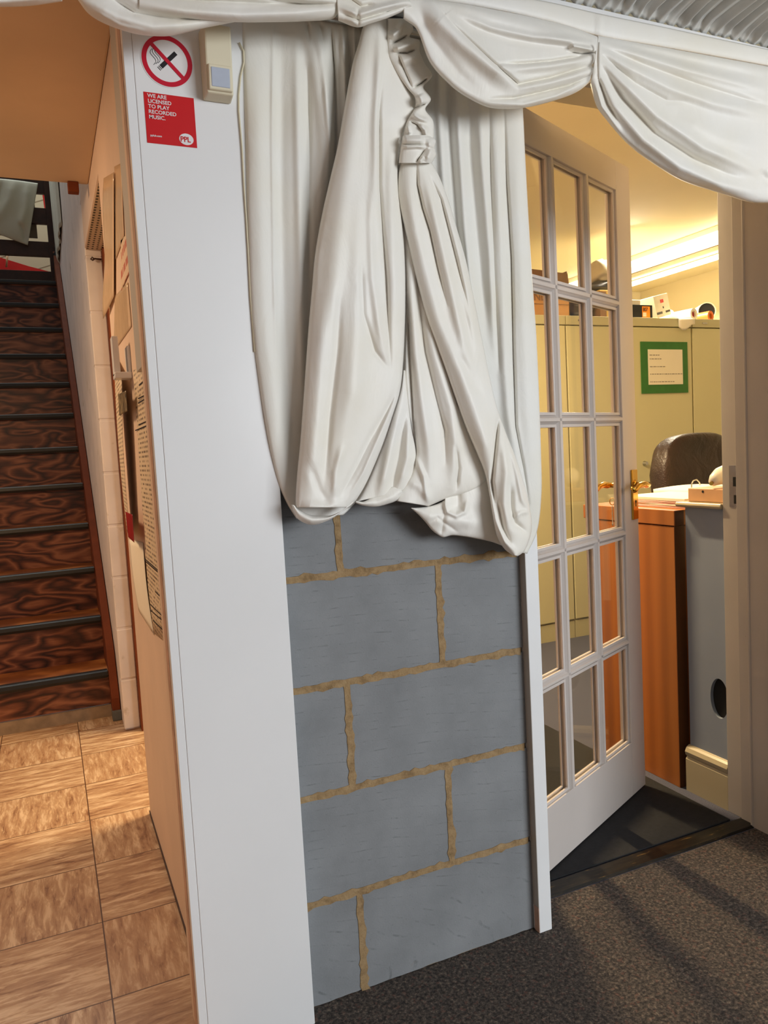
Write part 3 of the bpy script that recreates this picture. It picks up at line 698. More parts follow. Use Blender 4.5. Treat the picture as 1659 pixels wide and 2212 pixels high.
# rolled lower rim of that swag
A = [(636, 1092), (650, 1104), (668, 1113), (690, 1115), (712, 1115), (735, 1106), (757, 1092)]
B = [(630, 1090), (642, 1118), (658, 1129), (674, 1133), (695, 1129), (724, 1115), (765, 1082)]
P4 = cloth(A, B, -.078, [([(640, 1100), (672, 1122), (710, 1120), (755, 1090)], 9, .010, .010)], 60, 24, .010, .006, .0004, 2)
# middle hanging pieces
A = [(871, 800), (862, 850), (838, 920), (815, 985), (795, 1035), (778, 1070), (768, 1084)]
B = [(874, 800), (880, 860), (888, 925), (898, 980), (893, 1020), (880, 1050), (866, 1062)]
B2 = B
P5 = cloth(A, B, -.066, [([(868, 860), (845, 960), (820, 1080)], 10, .012, .014), ([(878, 880), (862, 980), (842, 1080)], 7, -.006, -.010), ([(884, 900), (880, 990), (862, 1060)], 8, .008, .010)], 90, 60, .006, .008, .0006, 4)
A = [(768, 1082), (786, 1084), (810, 1070), (835, 1056), (858, 1052), (868, 1060)]; B = [(769, 1086), (783, 1091), (812, 1094), (838, 1088), (857, 1080), (869, 1064)]
P6 = cloth(A, B, -.070, [([(772, 1086), (815, 1088), (860, 1070)], 8, .006, .006)], 50, 16, .004, .003, .0003, 6)
# inner right piece
A = [(866, 480), (873, 560), (877, 640), (876, 705), (872, 820), (888, 925), (898, 980), (889, 1020), (876, 1045), (862, 1064), (855, 1082)]
B = [(900, 480), (915, 600), (935, 684), (975, 802), (1015, 920), (1050, 1010), (1050, 1040), (1020, 1060), (985, 1070), (960, 1078), (925, 1093)]
F = [([(882, 520), (888, 640), (898, 760), (910, 860), (925, 960), (930, 1040)], 11, .012, .014), ([(880, 640), (884, 760), (892, 900), (899, 980)], 4, -.012, -.014),
     ([(899, 600), (918, 760), (942, 860), (960, 930), (962, 1000)], 6, -.010, -.012), ([(915, 660), (945, 780), (975, 880), (985, 960), (978, 1050)], 12, .012, .014), ([(897, 985), (915, 1030), (924, 1086)], 5, .008, .010),
     ([(985, 960), (990, 1010), (985, 1060)], 5, -.008, -.012), ([(880, 1040), (905, 1050), (930, 1085)], 8, .004, .006)]
P7 = cloth(A, B, -.064, F, 220, 110, .010, .010, .0008, 12)
# lower hanging rim, right of centre
A = [(890, 1098), (912, 1096), (935, 1092), (958, 1082), (966, 1070), (962, 1062), (985, 1030), (1010, 1020), (1035, 1018), (1058, 1035)]
B = [(888, 1097), (905, 1112), (920, 1128), (934, 1145), (950, 1157), (958, 1160), (975, 1156), (1000, 1158), (1030, 1163), (1062, 1170), (1084, 1178)]
F = [([(900, 1104), (940, 1120), (985, 1125), (1040, 1130)], 14, .010, .012), ([(960, 1105), (955, 1140), (952, 1158)], 6, -.006, -.006), ([(958, 1078), (966, 1106), (985, 1114), (1003, 1106), (1010, 1080)], 5, .010, .010),
     ([(985, 1050), (988, 1085), (985, 1105)], 10, -.014, -.010), ([(925, 1130), (945, 1118), (990, 1150)], 5, -.004, -.004)]
P8 = cloth(A, B, -.058, F, 120, 60, .004, .006, .0006, 14)
cloth_obj('middle_folds', [P4, P5, P6, P7, P8], 'satin', cur)
# right front swag falling from the tie
A = [(866, 345), (860, 380), (859, 425), (873, 490), (886, 545), (899, 600), (922, 684), (943, 745), (964, 802), (985, 862), (1006, 920), (1028, 972), (1048, 1022), (1058, 1070), (1066, 1120), (1075, 1160), (1090, 1185), (1108, 1199)]
B = [(928, 345), (945, 375), (965, 425), (985, 490), (1005, 560), (1022, 640), (1040, 730), (1056, 810), (1073, 880), (1092, 935), (1112, 985), (1127, 1030), (1138, 1070), (1146, 1110), (1148, 1140), (1142, 1168), (1132, 1190), (1118, 1201)]
F = [([(880, 350), (884, 420), (897, 500), (918, 590), (945, 690), (975, 780)], 13, .010, .008), ([(899, 352), (901, 400), (912, 450), (928, 500), (945, 580), (965, 660)], 4, -.016, -.008),
     ([(915, 360), (932, 430), (950, 510), (968, 590), (990, 690), (1015, 800)], 11, .014, .012), ([(925, 375), (952, 430), (975, 520), (1000, 620), (1015, 680)], 4, -.010, -.006),
     ([(940, 380), (968, 460), (995, 560), (1012, 660), (1035, 780)], 9, .012, .010), ([(955, 700), (990, 790), (1022, 880), (1048, 960), (1062, 1030)], 16, .010, .014), ([(985, 760), (1010, 800), (1040, 860)], 10, -.006, -.006),
     ([(1078, 890), (1070, 960), (1062, 1040), (1070, 1100)], 4, -.014, -.014), ([(1060, 1060), (1068, 1120), (1090, 1170), (1112, 1192)], 7, .010, .012), ([(1074, 1080), (1086, 1140), (1104, 1178)], 5, -.010, -.008),
     ([(1085, 930), (1095, 1020), (1090, 1090), (1100, 1140), (1120, 1165)], 11, .012, .012), ([(1102, 1040), (1104, 1100), (1112, 1130), (1138, 1150)], 7, -.016, -.012),
     ([(1100, 960), (1118, 1030), (1128, 1080), (1144, 1105)], 6, .010, .008), ([(1106, 1122), (1125, 1108), (1144, 1104)], 5, .006, .006)]
P9 = cloth(A, B, -.086, F, 300, 120, .014, .014, .0009, 21)
cloth_obj('right_front_swag', [P9], 'satin', cur)
# gathered ruffle
A = [(838, 40), (836, 85), (838, 120), (848, 140), (862, 165), (880, 190), (897, 212), (896, 235), (880, 262), (870, 300)]
B = [(880, 42), (892, 62), (884, 80), (905, 88), (906, 112), (919, 140), (933, 163), (914, 188), (930, 214), (918, 236), (935, 262), (936, 300)]
F = [([(842, 82), (862, 66), (872, 46)], 6, .016, .012), ([(846, 95), (868, 84), (880, 76)], 3.5, -.018, -.014), ([(850, 108), (880, 98), (895, 92)], 6, .016, .014), ([(856, 114), (880, 115), (897, 108)], 3, -.018, -.016),
     ([(862, 135), (890, 125), (905, 125)], 10, .012, .014), ([(893, 190), (910, 180), (924, 168)], 3, -.016, -.016), ([(905, 205), (910, 215), (912, 225)], 8, .016, .016), ([(893, 235), (910, 228), (920, 224)], 3, -.018, -.012),
     ([(888, 245), (905, 255), (925, 262)], 5, .012, .010), ([(885, 262), (900, 270), (912, 284)], 3, -.012, -.010), ([(905, 270), (918, 280), (922, 296)], 6, .012, .012), ([(880, 270), (885, 290)], 4, .010, .010), ([(858, 115), (872, 150), (890, 190)], 3, -.008, -.008)]
P10 = cloth(A, B, -.100, F, 170, 70, .006, .006, .0022, 31)
cloth_obj('gathered_ruffle', [P10], 'satin', cur)
# tie band
T0 = [at(868, 296, 'y', -.10), at(918, 294, 'y', -.10), at(916, 353, 'y', -.10), at(864, 352, 'y', -.10)]
A = [(871, 294), (869, 306), (867, 314), (864, 332), (862, 352)]; B = [(924, 292), (940, 303), (938, 320), (941, 334), (932, 352)]
P11 = cloth(A, B, -.108, [([(868, 303), (918, 302)], 8, .012, .012), ([(868, 312), (915, 312)], 2.5, -.010, -.010), ([(868, 318), (900, 316), (920, 318)], 4, .010, .010), ([(898, 352), (906, 340), (918, 322)], 3, -.014, -.012), ([(925, 300), (930, 325), (920, 350)], 7, .012, .012), ([(926, 318), (940, 324)], 3, -.012, -.010), ([(915, 338), (905, 350)], 4, .008, .008)], 90, 70, .012, .010, .0012, 41)
cloth_obj('tie_band', [P11], 'satin', cur)

# ---------------------------------------------------------------- valance
val = thing('swagged_valance', 'ivory satin valance gathered in deep swags along the wall top', 'valance', (.5, -.15, 1.9))
parts = []
A = [(640, -70), (760, -60), (868, -48), (980, -30), (1100, -8), (1180, 4), (1294, 30), (1420, 56), (1540, 82), (1659, 107), (1720, 120)]
B = [(640, -20), (760, -12), (868, -4), (980, 6), (1100, 27), (1180, 46), (1294, 78), (1420, 100), (1540, 121), (1659, 143), (1720, 156)]
cloth_obj('header_band', [cloth(A, B, -.135, [([(1294, 30), (1294, 80)], 3, .004, .004)], 160, 16, .002, .003, .0004, 5)], 'satin', val)
A = [(868, -8), (960, 0), (1060, 18), (1180, 44), (1294, 76), (1294, 80)]; 
A = [(872, -8), (930, 0), (1000, 9), (1070, 22), (1150, 38), (1230, 58), (1291, 80)]
B = [(872, 40), (900, 62), (930, 135), (975, 185), (1010, 210), (1060, 232), (1131, 232), (1199, 216), (1246, 198), (1280, 172)]
F = [([(925, -5), (950, 40), (1000, 90), (1060, 138), (1105, 172), (1125, 184)], 22, .024, .030), ([(940, 10), (980, 55), (1060, 130), (1119, 182), (1190, 168), (1240, 152), (1286, 140)], 5, -.010, -.016),
     ([(1119, 192), (1180, 180), (1240, 165), (1284, 150)], 9, .010, .014), ([(1060, 214), (1110, 212), (1165, 200), (1230, 184), (1275, 162)], 4, -.010, -.010), ([(1050, 222), (1130, 226), (1200, 208), (1270, 176)], 7, .008, .008),
     ([(1080, 150), (1130, 148), (1190, 142), (1240, 134), (1284, 124)], 9, .010, .014), ([(1070, 138), (1130, 137), (1190, 132), (1250, 122), (1284, 112)], 4, -.010, -.012),
     ([(940, 0), (1040, 30), (1150, 60), (1260, 95)], 14, .010, .012), ([(970, 22), (1060, 60), (1150, 80), (1230, 88), (1288, 98)], 8, .006, .014), ([(1000, 50), (1100, 85), (1180, 96), (1220, 98)], 10, -.006, -.006),
     ([(1228, 105), (1240, 100), (1262, 104), (1284, 108)], 5, .014, .014), ([(1228, 112), (1255, 116), (1284, 114)], 3, -.012, -.014), ([(895, 5), (935, 90), (990, 160), (1040, 205)], 12, -.010, -.004)]
parts.append(cloth(A, B, -.150, F, 260, 130, .010, .012, .0012, 51))
A = [(1292, 78), (1360, 90), (1450, 106), (1550, 124), (1659, 144), (1740, 160)]
B = [(1276, 182), (1288, 226), (1302, 248), (1357, 311), (1421, 359), (1477, 391), (1564, 419), (1620, 436), (1659, 438), (1700, 434), (1740, 426)]
F = [([(1300, 84), (1400, 112), (1520, 140), (1659, 172)], 9, -.006, -.006), ([(1300, 92), (1380, 118), (1480, 150), (1659, 196)], 9, .012, .008), ([(1302, 102), (1390, 140), (1500, 180), (1659, 230)], 7, -.008, -.010),
     ([(1300, 108), (1370, 150), (1450, 190), (1540, 222), (1659, 250)], 13, .014, .014), ([(1300, 118), (1370, 180), (1440, 218), (1475, 220)], 7, -.012, -.006), ([(1298, 126), (1350, 180), (1420, 250), (1520, 320), (1640, 372)], 13, .016, .020),
     ([(1296, 140), (1345, 215), (1415, 290), (1500, 345), (1590, 385)], 8, -.016, -.014), ([(1294, 150), (1330, 230), (1390, 300), (1470, 360), (1560, 400), (1640, 418)], 13, .014, .024), ([(1290, 165), (1312, 225), (1335, 262)], 5, -.012, -.006),
     ([(1285, 180), (1300, 230), (1340, 285)], 6, .010, .008), ([(1460, 250), (1560, 300), (1659, 330)], 22, .010, .012), ([(1640, 365), (1650, 385), (1700, 400)], 10, -.010, -.010)]
parts.append(cloth(A, B, -.150, F, 280, 140, .012, .012, .0012, 52))
# pieces left of the curtain head
A = [(725, -40), (760, -30), (800, -24), (850, -12), (886, 0)]; B = [(731, 44), (772, 58), (800, 50), (840, 37), (890, 15)]
parts.append(cloth(A, B, -.158, [([(733, 15), (775, 32), (820, 18), (885, 2)], 7, .012, .010), ([(740, 30), (775, 44), (820, 30), (880, 12)], 4, -.008, -.008), ([(745, -10), (780, 14), (810, 8)], 5, -.010, -.010), ([(745, 40), (775, 50), (840, 32)], 7, .010, .008), ([(772, 20), (774, 55)], 4, -.006, -.006)], 90, 50, .006, .010, .0012, 53))
A = [(300, -60), (420, -50), (560, -44), (700, -40), (735, -30)]; B = [(300, 22), (360, 34), (445, 43), (520, 47), (581, 47), (656, 45), (719, 39), (733, 22)]
parts.append(cloth(A, B, -.150, [([(300, 8), (400, 24), (520, 32), (640, 28), (725, 18)], 12, .016, .012), ([(300, -8), (450, 2), (600, 8), (722, 12)], 5, -.010, -.010), ([(400, -18), (600, -10), (725, 2)], 8, .010, .012), ([(560, -5), (650, 8), (725, 8)], 4, -.006, -.010)], 150, 50, .010, .010, .0010, 54))
A = [(165, -60), (250, -60), (340, -50), (430, -30), (520, 10)]; B = [(168, -2), (190, 27), (216, 45), (257, 62), (297, 73), (335, 77), (371, 76), (440, 60), (520, 44)]
parts.append(cloth(A, B, -.138, [([(180, -5), (250, 35), (330, 58), (430, 52)], 12, .016, .010), ([(230, -10), (290, 28), (380, 42), (450, 40)], 6, -.012, -.008), ([(240, -30), (300, 4), (400, 22)], 12, .012, .010), ([(200, 20), (260, 54), (330, 70)], 5, .004, .004)], 130, 50, .010, .010, .0010, 55))
A = [(-120, -60), (-20, -60), (60, -55), (140, -50)]; B = [(-120, 14), (-20, 14), (60, 12), (134, 2)]
parts.append(cloth(A, B, -.145, [([(-100, 0), (0, 2), (130, -8)], 8, .010, .010)], 60, 30, .008, .008, .0008, 56))
cloth_obj('swags', parts, 'satin', val)
m = MB()
m.box(-.9, 1.255, -.105, -.045, 1.985, 2.045); m.build('pelmet_board', 'gloss_white', val)
m = MB()
pts = [at(1294, y, 'y', -.175) for y in (92, 110, 130, 150, 170)]
m.tube(pts, [.002, .0035, .0042, .0035, .0025], 10); kk = m.build('gather_stitching', 'satin', val, smooth=True)
# curtain rail, hidden behind the swags
m = MB(); m.tube([(-.2, -.055, 1.955), (.43, -.055, 1.955)], .010, 12); tag(m.build('curtain_rail', 'steel', smooth=True), 'curtain rail above the draped curtain, tucked under the valance', 'rail')

# gathered ceiling lining
nx = 900; P = []; xs = np.linspace(-.4, 1.26, nx); rg = np.random.RandomState(2)
cyc = np.cumsum(rg.uniform(.7, 1.3, nx)); h = np.sin(cyc*.36)*.8+.30*np.sin(cyc*.21+1)+.25*np.sin(cyc*.83+2)
ys = [-.098, -.103, -.112, -.13, -.17, -.25, -.4, -.7, -1.2, -2.2]; zz = [2.050, 2.056, 2.064, 2.070, 2.076, 2.082, 2.09, 2.10, 2.11, 2.12]
for j, (y, z) in enumerate(zip(ys, zz)):
    a = .0095 if j > 1 else .005
    sh_ = .004*np.sin(xs*37+j*.9)
    for i in range(nx): P.append((xs[i]+sh_[i]*min(j, 4)/4, y, z+a*h[i]))
m = MB(); m.grid(P, len(ys), nx); tag(m.build('ceiling_lining', 'liner', smooth=True, solid=.0012), 'grey gathered fabric lining stretched below the hall ceiling', 'fabric lining')

# ================================================================== THINGS ON THE LEFT WALL
XB = -.3105
def bw(px, py, x=XB): return Vector(at(px, py, 'x', x))
def sheet(name, quad, mat, x, label, cat, th_=.0006, bow=0, parent=None, group=None, n=12):
    """paper on the left wall; quad = four photo corners TL, TR, BR, BL"""
    c = [bw(*q, x=x) for q in quad]; mb = MB(); P = []
    for i in range(n+1):
        for j in range(9):
            s = i/n; t = j/8
            p = (c[0]*(1-t)+c[1]*t)*(1-s)+(c[3]*(1-t)+c[2]*t)*s
            b = bow(s, t) if callable(bow) else 0
            P.append((p.x-b, p.y, p.z))
    mb.grid(P, n+1, 9); o = mb.build(name, mat, parent, smooth=True, solid=th_)
    if parent is None: tag(o, label, cat, group)
    return o
# grey cover strip near the corner
m = MB(); ya, yb = bw(309, 797, -.33).y, bw(289, 706, -.33).y; zb = bw(309, 797, -.33).z
m.box(-.336, -.31, .10, .10+abs(yb-ya)*1.0+.06, zb, 2.12); tag(m.build('cable_trunking', 'grey_box', bevel=.002), 'grey vertical trunking at the near end of the notice wall', 'trunking')
# white plastic bracket
bk = thing('wall_bracket', 'white plastic hook bracket projecting above the newspaper notice', 'bracket', (-.31, .62, 1.37))
m = MB(); q = bw(270, 745, -.335); q2 = bw(277, 812, -.335)
m.box(-.352, -.336, .60, .64, 1.365, 1.465); m.box(-.352, -.31, .585, .64, 1.358, 1.374); m.build('hook_arm', 'gloss_white', bk, bevel=.003)
m = MB(); m.box(-.318, -.31, .59, .65, 1.36, 1.44); m.build('back_plate', 'gloss_white', bk, bevel=.002)
# papers
sheet('poster', [(247, 360), (262, 352), (268, 510), (250, 560)], 'leaflet', -.312, 'plain peach poster taped high on the notice wall', 'poster')
sheet('glossy_leaflet', [(224, 385), (246, 372), (246, 640), (228, 690)], 'leaflet', -.316, 'shiny curled leaflet hanging over the doorway edge of the notice wall', 'leaflet', bow=lambda s, t: .003*math.sin(s*9)*(1-t)+.006*s*(1-t))
sheet('red_lettered_notice', [(261, 520), (281, 497), (281, 585), (262, 628)], 'print_red', -.312, 'small notice with red lettering above the white bracket', 'notice')
sheet('plain_notice', [(248, 640), (276, 610), (284, 705), (246, 760)], 'leaflet', -.3115, 'pale blank notice between red lettered notice and bracket', 'notice')
L1 = sheet('long_leaflet', [(246, 770), (272, 815), (290, 1160), (275, 1150)], 'print', -.322, 'long narrow printed leaflet with a photo and red foot', 'leaflet', bow=lambda s, t: .006*math.sin(s*3.1)+.010*t)
L1['_o'] = (0, 0, 0)
sheet('photo_patch', [(255, 852), (272, 844), (275, 888), (258, 898)], 'photo_print', -.336, '', '', parent=L1)
sheet('red_patch', [(271, 1105), (286, 1112), (290, 1172), (277, 1160)], 'red_print', -.338, '', '', parent=L1)
NP = sheet('newspaper_notice', [(288, 800), (313, 790), (354, 1385), (326, 1362)], 'print', -.312, 'large densely printed notice sheet beside the white panel edge', 'notice')
NP['_o'] = (0, 0, 0)
m = MB()
for (a_, b_) in [((300, 832), (311, 822)), ((298, 861), (314, 853)), ((298, 871), (314, 861)), ((299, 918), (317, 910)), ((292, 930), (318, 919)), ((310, 1205), (343, 1234)), ((311, 1210), (343, 1238)), ((335, 1278), (347, 1290)), ((325, 1306), (351, 1332)), ((322, 1316), (351, 1341)), ((330, 1340), (352, 1362))]:
    A_ = bw(*a_, x=-.3135); B_ = bw(*b_, x=-.3135); m.hexa([A_+Vector((0, 0, .0013)), B_+Vector((0, 0, .0013)), B_-Vector((0, 0, .0013)), A_-Vector((0, 0, .0013))], [p+Vector((.0008, 0, 0)) for p in (A_+Vector((0, 0, .0013)), B_+Vector((0, 0, .0013)), B_-Vector((0, 0, .0013)), A_-Vector((0, 0, .0013)))])
m.build('ruled_lines', 'ink', NP)
sheet('blank_sheet', [(279, 1165), (309, 1172), (333, 1372), (300, 1320)], 'paper', -.3115, 'blank cream sheet below the long leaflet', 'paper', bow=lambda s, t: .004*math.sin(s*3.1))
m = MB(); p = bw(228, 562, -.30); m.tube([(-.30, 1.90, 1.985), (-.30, 1.93, 1.985)], .004, 8); m.tube([(-.300, 1.93, 1.985), (-.300, 1.935, 1.975), (-.300, 1.948, 1.975)], .004, 8)
m.v = []; m.f = []; m.mi = []
m.tube([(-.250, 1.93, 1.985), (-.275, 1.93, 1.987), (-.285, 1.93, 1.98), (-.291, 1.93, 1.984), (-.285, 1.93, 1.992), (-.279, 1.93, 1.986)], .0035, 8)
tag(m.build('metal_hook', 'dark_timber', smooth=True), 'small dark metal hook under the perforated lintel', 'hook')
p_ = at(146, 404, 'y', 1.48); q_ = at(171, 419, 'y', 1.48); m = MB(); m.box(p_[0], q_[0], 1.46, 1.495, q_[2], 2.13); tag(m.build('ceiling_bracket', 'brown_paint', bevel=.003), 'small brown block under the ceiling edge at the wall', 'block')

# ================================================================== STAIRS
st = thing('staircase', 'dark stained timber staircase with black nosings rising to the landing', 'staircase', (-1.0, 2.19, 0))
RZ, GO, Y_0 = .2095, .234, 2.19; XL, XR = -1.75, -.345
NS = 12
for k in range(NS):
    y = Y_0+GO*k; z0 = RZ*k; z1 = z0+RZ
    m = MB(); m.box(XL, XR, y+.012, y+.027, z0+(.0 if k else .055), z1-.018); m.build('riser', 'riser', st)
    m = MB(); m.box(XL, XR, y+.004, y+GO+.02, z1-.018, z1); m.build('tread', 'tread', st)
    m = MB(); m.prism([(y-.012, z1-.026), (y-.016, z1-.014), (y-.012, z1+.002), (y-.002, z1+.006), (y+.03, z1+.005), (y+.03, z1), (y+.004, z1), (y+.004, z1-.026)], 'x', XL, XR-.004); m.build('nosing', 'nosing', st)
m = MB(); m.box(XL, XR, Y_0-.004, Y_0+.02, 0, .052); t_ = paint('worn_grey_wood', rgb(150, 128, 104), .5, .15, 20); m.build('bottom_board', t_, st)
# stringer against the wall
ln = NS*GO; e0 = Vector((0, Y_0-.03, -.02))
m = MB()
def sp(y, z): return (y, z)
m.prism([(Y_0-.075, 0), (Y_0-.075, .10), (Y_0+.02, .30), (Y_0+ln-.05, .27+NS*RZ), (Y_0+ln+.06, .27+NS*RZ), (Y_0+ln+.06, NS*RZ-.25), (Y_0+.25, 0)], 'x', XR, -.311)
m.build('stringer', 'brown_paint', st, bevel=.003)
m = MB(); m.box(XR-.002, -.309, Y_0-.09, Y_0-.03, 0, .045); m.build('stringer_foot', 'lead', st, bevel=.003)
# landing and the balustrade across its edge
m = MB(); zt = NS*RZ; yt = Y_0+NS*GO
m.box(-2.4, -.31, yt, 6.2, zt-.2, zt); struct(m.build('floor_landing', 'dark_timber'), 'dark landing floor at the head of the stairs', 'floor')
bl = thing('landing_balustrade', 'dark timber balustrade at the head of the stairs', 'balustrade', (-.8, 5.0, zt))
YB = 5.0
def up(px, py, y=YB): return Vector(at(px, py, 'y', y))
zA = up(60, 520).z; zB = up(60, 552).z; zC = up(90, 449).z; zD = up(90, 483).z; zE = up(95, 402).z; zF = up(95, 418).z
xp0 = up(101, 480).x; xp1 = up(117, 500).x
m = MB(); m.box(-2.2, xp1, YB, YB+.04, zB, zA); m.build('rail', 'dark_timber', bl, bevel=.003)
m = MB(); m.box(-2.2, xp1, YB, YB+.04, zD, zC); m.build('rail', 'dark_timber', bl, bevel=.003)
m = MB(); m.box(-2.2, xp1, YB, YB+.04, zF, zE+.1); m.build('rail', 'dark_timber', bl, bevel=.003)
m = MB(); m.box(xp0, xp1, YB-.01, YB+.05, zt, zE+.35); m.build('post', 'dark_timber', bl, bevel=.003)
m = MB(); z1_ = up(60, 584, yt).z; m.box(-1.75, -.345, yt+.005, yt+.03, zt+.001, z1_); m.build('toe_board', 'dark_timber', bl, bevel=.003)
# grey upright board behind, with cloth over the rails
m = MB(); gx0 = up(60, 480, 5.1).x; gx1 = up(80, 500, 5.1).x; m.box(gx0, gx1, 5.07, 5.10, up(75, 515, 5.1).z, up(80, 405, 5.1).z); m.build('grey_board', paint('grey_board', rgb(120, 108, 92), .7), bl)
# pale cloth hung over the rails
A = [(-60, 370), (-30, 440), (0, 505), (20, 513), (40, 524), (58, 532)]; 
A = [(-150, 380), (-60, 382), (0, 386), (40, 390), (82, 396)]; B = [(-150, 495), (-60, 502), (0, 508), (28, 518), (60, 530)]
c_ = cloth(A, B, YB-.05, [([(30, 390), (20, 430), (-10, 480)], 10, .02, .02), ([(60, 395), (55, 450), (40, 500)], 9, .015, .03), ([(5, 390), (-5, 430), (-30, 460)], 6, -.015, -.02), ([(40, 480), (52, 500), (56, 525)], 6, -.02, -.02)], 80, 50, .01, .01, .004, 61)
tag(cloth_obj('draped_cloth', [c_], 'cloth_up', None), 'pale cloth hung over the landing balustrade', 'cloth')
# white narrow sheet along the stair wall
A = [(112, 395), (114, 440), (118, 520), (124, 590)]; B = [(150, 398), (150, 440), (148, 520), (146, 600)]
m = MB(); P = []
for i in range(30):
    for j in range(30):
        y = 4.93-j*.040; z = 3.7-i*(3.7-2.66)/29
        P.append((-.320-.006*math.sin(j*1.3)-.005*math.sin(j*.5+i*.1), y, z))
m.grid(P, 30, 30); tag(m.build('wall_cloth', 'cloth_up', smooth=True, solid=.002), 'creased pale sheet hanging flat along the upper stair wall', 'cloth')
# black handrail end
m = MB(); m.tube([at(*q, 'y', yt-.08) for q in [(129, 525), (122, 535), (119, 550), (121, 570), (126, 588), (128, 606)]], .018, 10)
tag(m.build('handrail_end', 'black', smooth=True), 'black bent handrail end at the top of the stairs', 'handrail')
# room beyond the landing
m = MB(); m.box(-2.6, -.31, 6.2, 6.25, zt, 5.2); struct(m.build('wall_landing', 'cream_boards'), 'cream boarded wall beyond the landing', 'wall')
m = MB(); rp = [up(-120, 528, 5.9), up(0, 556, 5.9), up(62, 575, 5.9), up(112, 588, 5.9), up(112, 600, 5.9), up(-120, 605, 5.9)]
m.prism([(p.x, p.z) for p in rp], 'y', 5.9, 5.94); tag(m.build('red_board', 'red_panel'), 'bright red sloping board beyond the landing', 'board')
m = MB(); p0 = up(16, 548, 5.85); p1 = up(14, 577, 5.85); m.tube([p0, p1], .008, 8); tag(m.build('thin_post', 'wood_pale', smooth=True), 'thin pale post in front of the red board', 'post')
m = MB(); rp = [up(91, 415, 5.8), up(99, 415, 5.8), up(102, 450, 5.8), up(96, 450, 5.8)]
m.prism([(p.x, p.z) for p in rp], 'y', 5.8, 5.83); tag(m.build('red_strip', 'red_panel'), 'small red strip seen between the upper balustrade rails', 'board')

# ================================================================== OFFICE
LY = 2.09; LZ = 1.79
def lock(x0, x1, label):
    t = thing('storage_cabinet', label, 'cabinet', ((x0+x1)/2, LY+.2, 0), 'cream steel cabinets along the office wall')
    m = MB(); m.box(x0, x1, LY+.02, LY+.46, .0, LZ); m.build('body', 'locker', t, bevel=.002)
    m = MB(); m.box(x0, x1, LY-.004, LY+.02, LZ, LZ+.05); m.box(x0, x1, LY+.02, LY+.46, LZ, LZ+.045); m.build('top_rim', 'locker_rim', t, bevel=.002)
    xm = (x0+x1)/2
    for a, b in ((x0+.003, xm-.003), (xm+.003, x1-.003)):
        m = MB(); m.box(a, b, LY, LY+.018, .11, LZ-.006); d = m.build('door', 'locker', t, bevel=.002)
        if a > xm: m = MB(); m.tube([(a+.07, LY, .98), (a+.07, LY-.02, .98)], [.016, .011], 12); m.build('knob', 'steel', d)
    m = MB(); m.box(x0, x1, LY+.006, LY+.018, 0, .10); m.build('plinth', 'locker_rim', t)
    m = MB(); m.box(x0+.08, x0+.12, LY-.008, LY-.004, LZ+.02, LZ+.03); m.build('catch', 'steel', t)
lock(1.262, 2.197, 'cream steel cabinet furthest left, seen through the glazed door')
lock(2.203, 3.142, 'cream steel cabinet bearing the green framed notice')
lock(3.148, 4.08, 'cream steel cabinet at the right behind the office chair')
ZT = LZ+.046
def lk(px, py, y=LY-.002): return Vector(at(px, py, 'y', y))
gA = lk(1383, 738); gC = lk(1486, 848); gn = thing('framed_notice', 'white notice on green card fixed to cabinet door', 'notice', (gA.x, LY, gC.z))
m = MB(); m.box(gA.x, gC.x, LY-.006, LY-.0005, gC.z, gA.z); m.build('green_backing', 'green_card', gn)
wA = lk(1398, 755); wC = lk(1474, 830)
m = MB(); m.box(wA.x, wC.x, LY-.008, LY-.006, wC.z, wA.z); m.build('white_sheet', 'paper', gn)
for k, (s, wd) in enumerate([(.16, .34), (.27, .36), (.49, .46), (.70, .95), (.92, .75)]):
    z = wA.z-(wA.z-wC.z)*s; m = MB(); x = wA.x+.012; rr = random.Random(k)
    while x < wA.x+(wC.x-wA.x)*wd: l_ = rr.uniform(.006, .022); m.box(x, x+l_, LY-.0086, LY-.008, z-.0025, z+.0025); x += l_+.005
    m.build('text_line', paint('faint_ink', rgb(150, 142, 128), .6), gn)
# things on the cabinets
def on(px0, px1, y): return lk(px0, 680, y).x, lk(px1, 680, y).x
x0, x1 = on(1135, 1231, LY+.1)
bx = thing('cardboard_box', 'open brown cardboard box on the left cabinet', 'box', ((x0+x1)/2, LY+.3, ZT))
h0 = .20
m = MB(); m.box(x0, x1, LY+.10, LY+.104, ZT, ZT+h0); m.box(x0, x1, LY+.40, LY+.404, ZT, ZT+h0); m.box(x0, x0+.004, LY+.1, LY+.4, ZT, ZT+h0); m.box(x1-.004, x1, LY+.1, LY+.4, ZT, ZT+h0); m.box(x0, x1, LY+.1, LY+.4, ZT, ZT+.004)
m.build('carton', 'card', bx)
m = MB(); m.hexa([(x0, LY+.1, ZT+h0), (x1, LY+.1, ZT+h0), (x1, LY+.104, ZT+h0), (x0, LY+.104, ZT+h0)], [(x0+.02, LY+.07, ZT+h0+.07), (x1-.03, LY+.07, ZT+h0+.055), (x1-.03, LY+.074, ZT+h0+.055), (x0+.02, LY+.074, ZT+h0+.07)])
m.hexa([(x1, LY+.1, ZT+h0), (x1, LY+.4, ZT+h0), (x1-.004, LY+.4, ZT+h0), (x1-.004, LY+.1, ZT+h0)], [(x1+.005, LY+.12, ZT+h0+.08), (x1+.005, LY+.4, ZT+h0+.08), (x1+.001, LY+.4, ZT+h0+.08), (x1+.001, LY+.12, ZT+h0+.08)])
m.build('flap', 'card_edge', bx)
q = lk(1153, 648, LY+.098); text_mesh('ND', .062, 'lettering', 'card_edge', bx, (q.x, LY+.099, q.z), (1, 0, 0), (0, 0, 1), .0005, .0015)
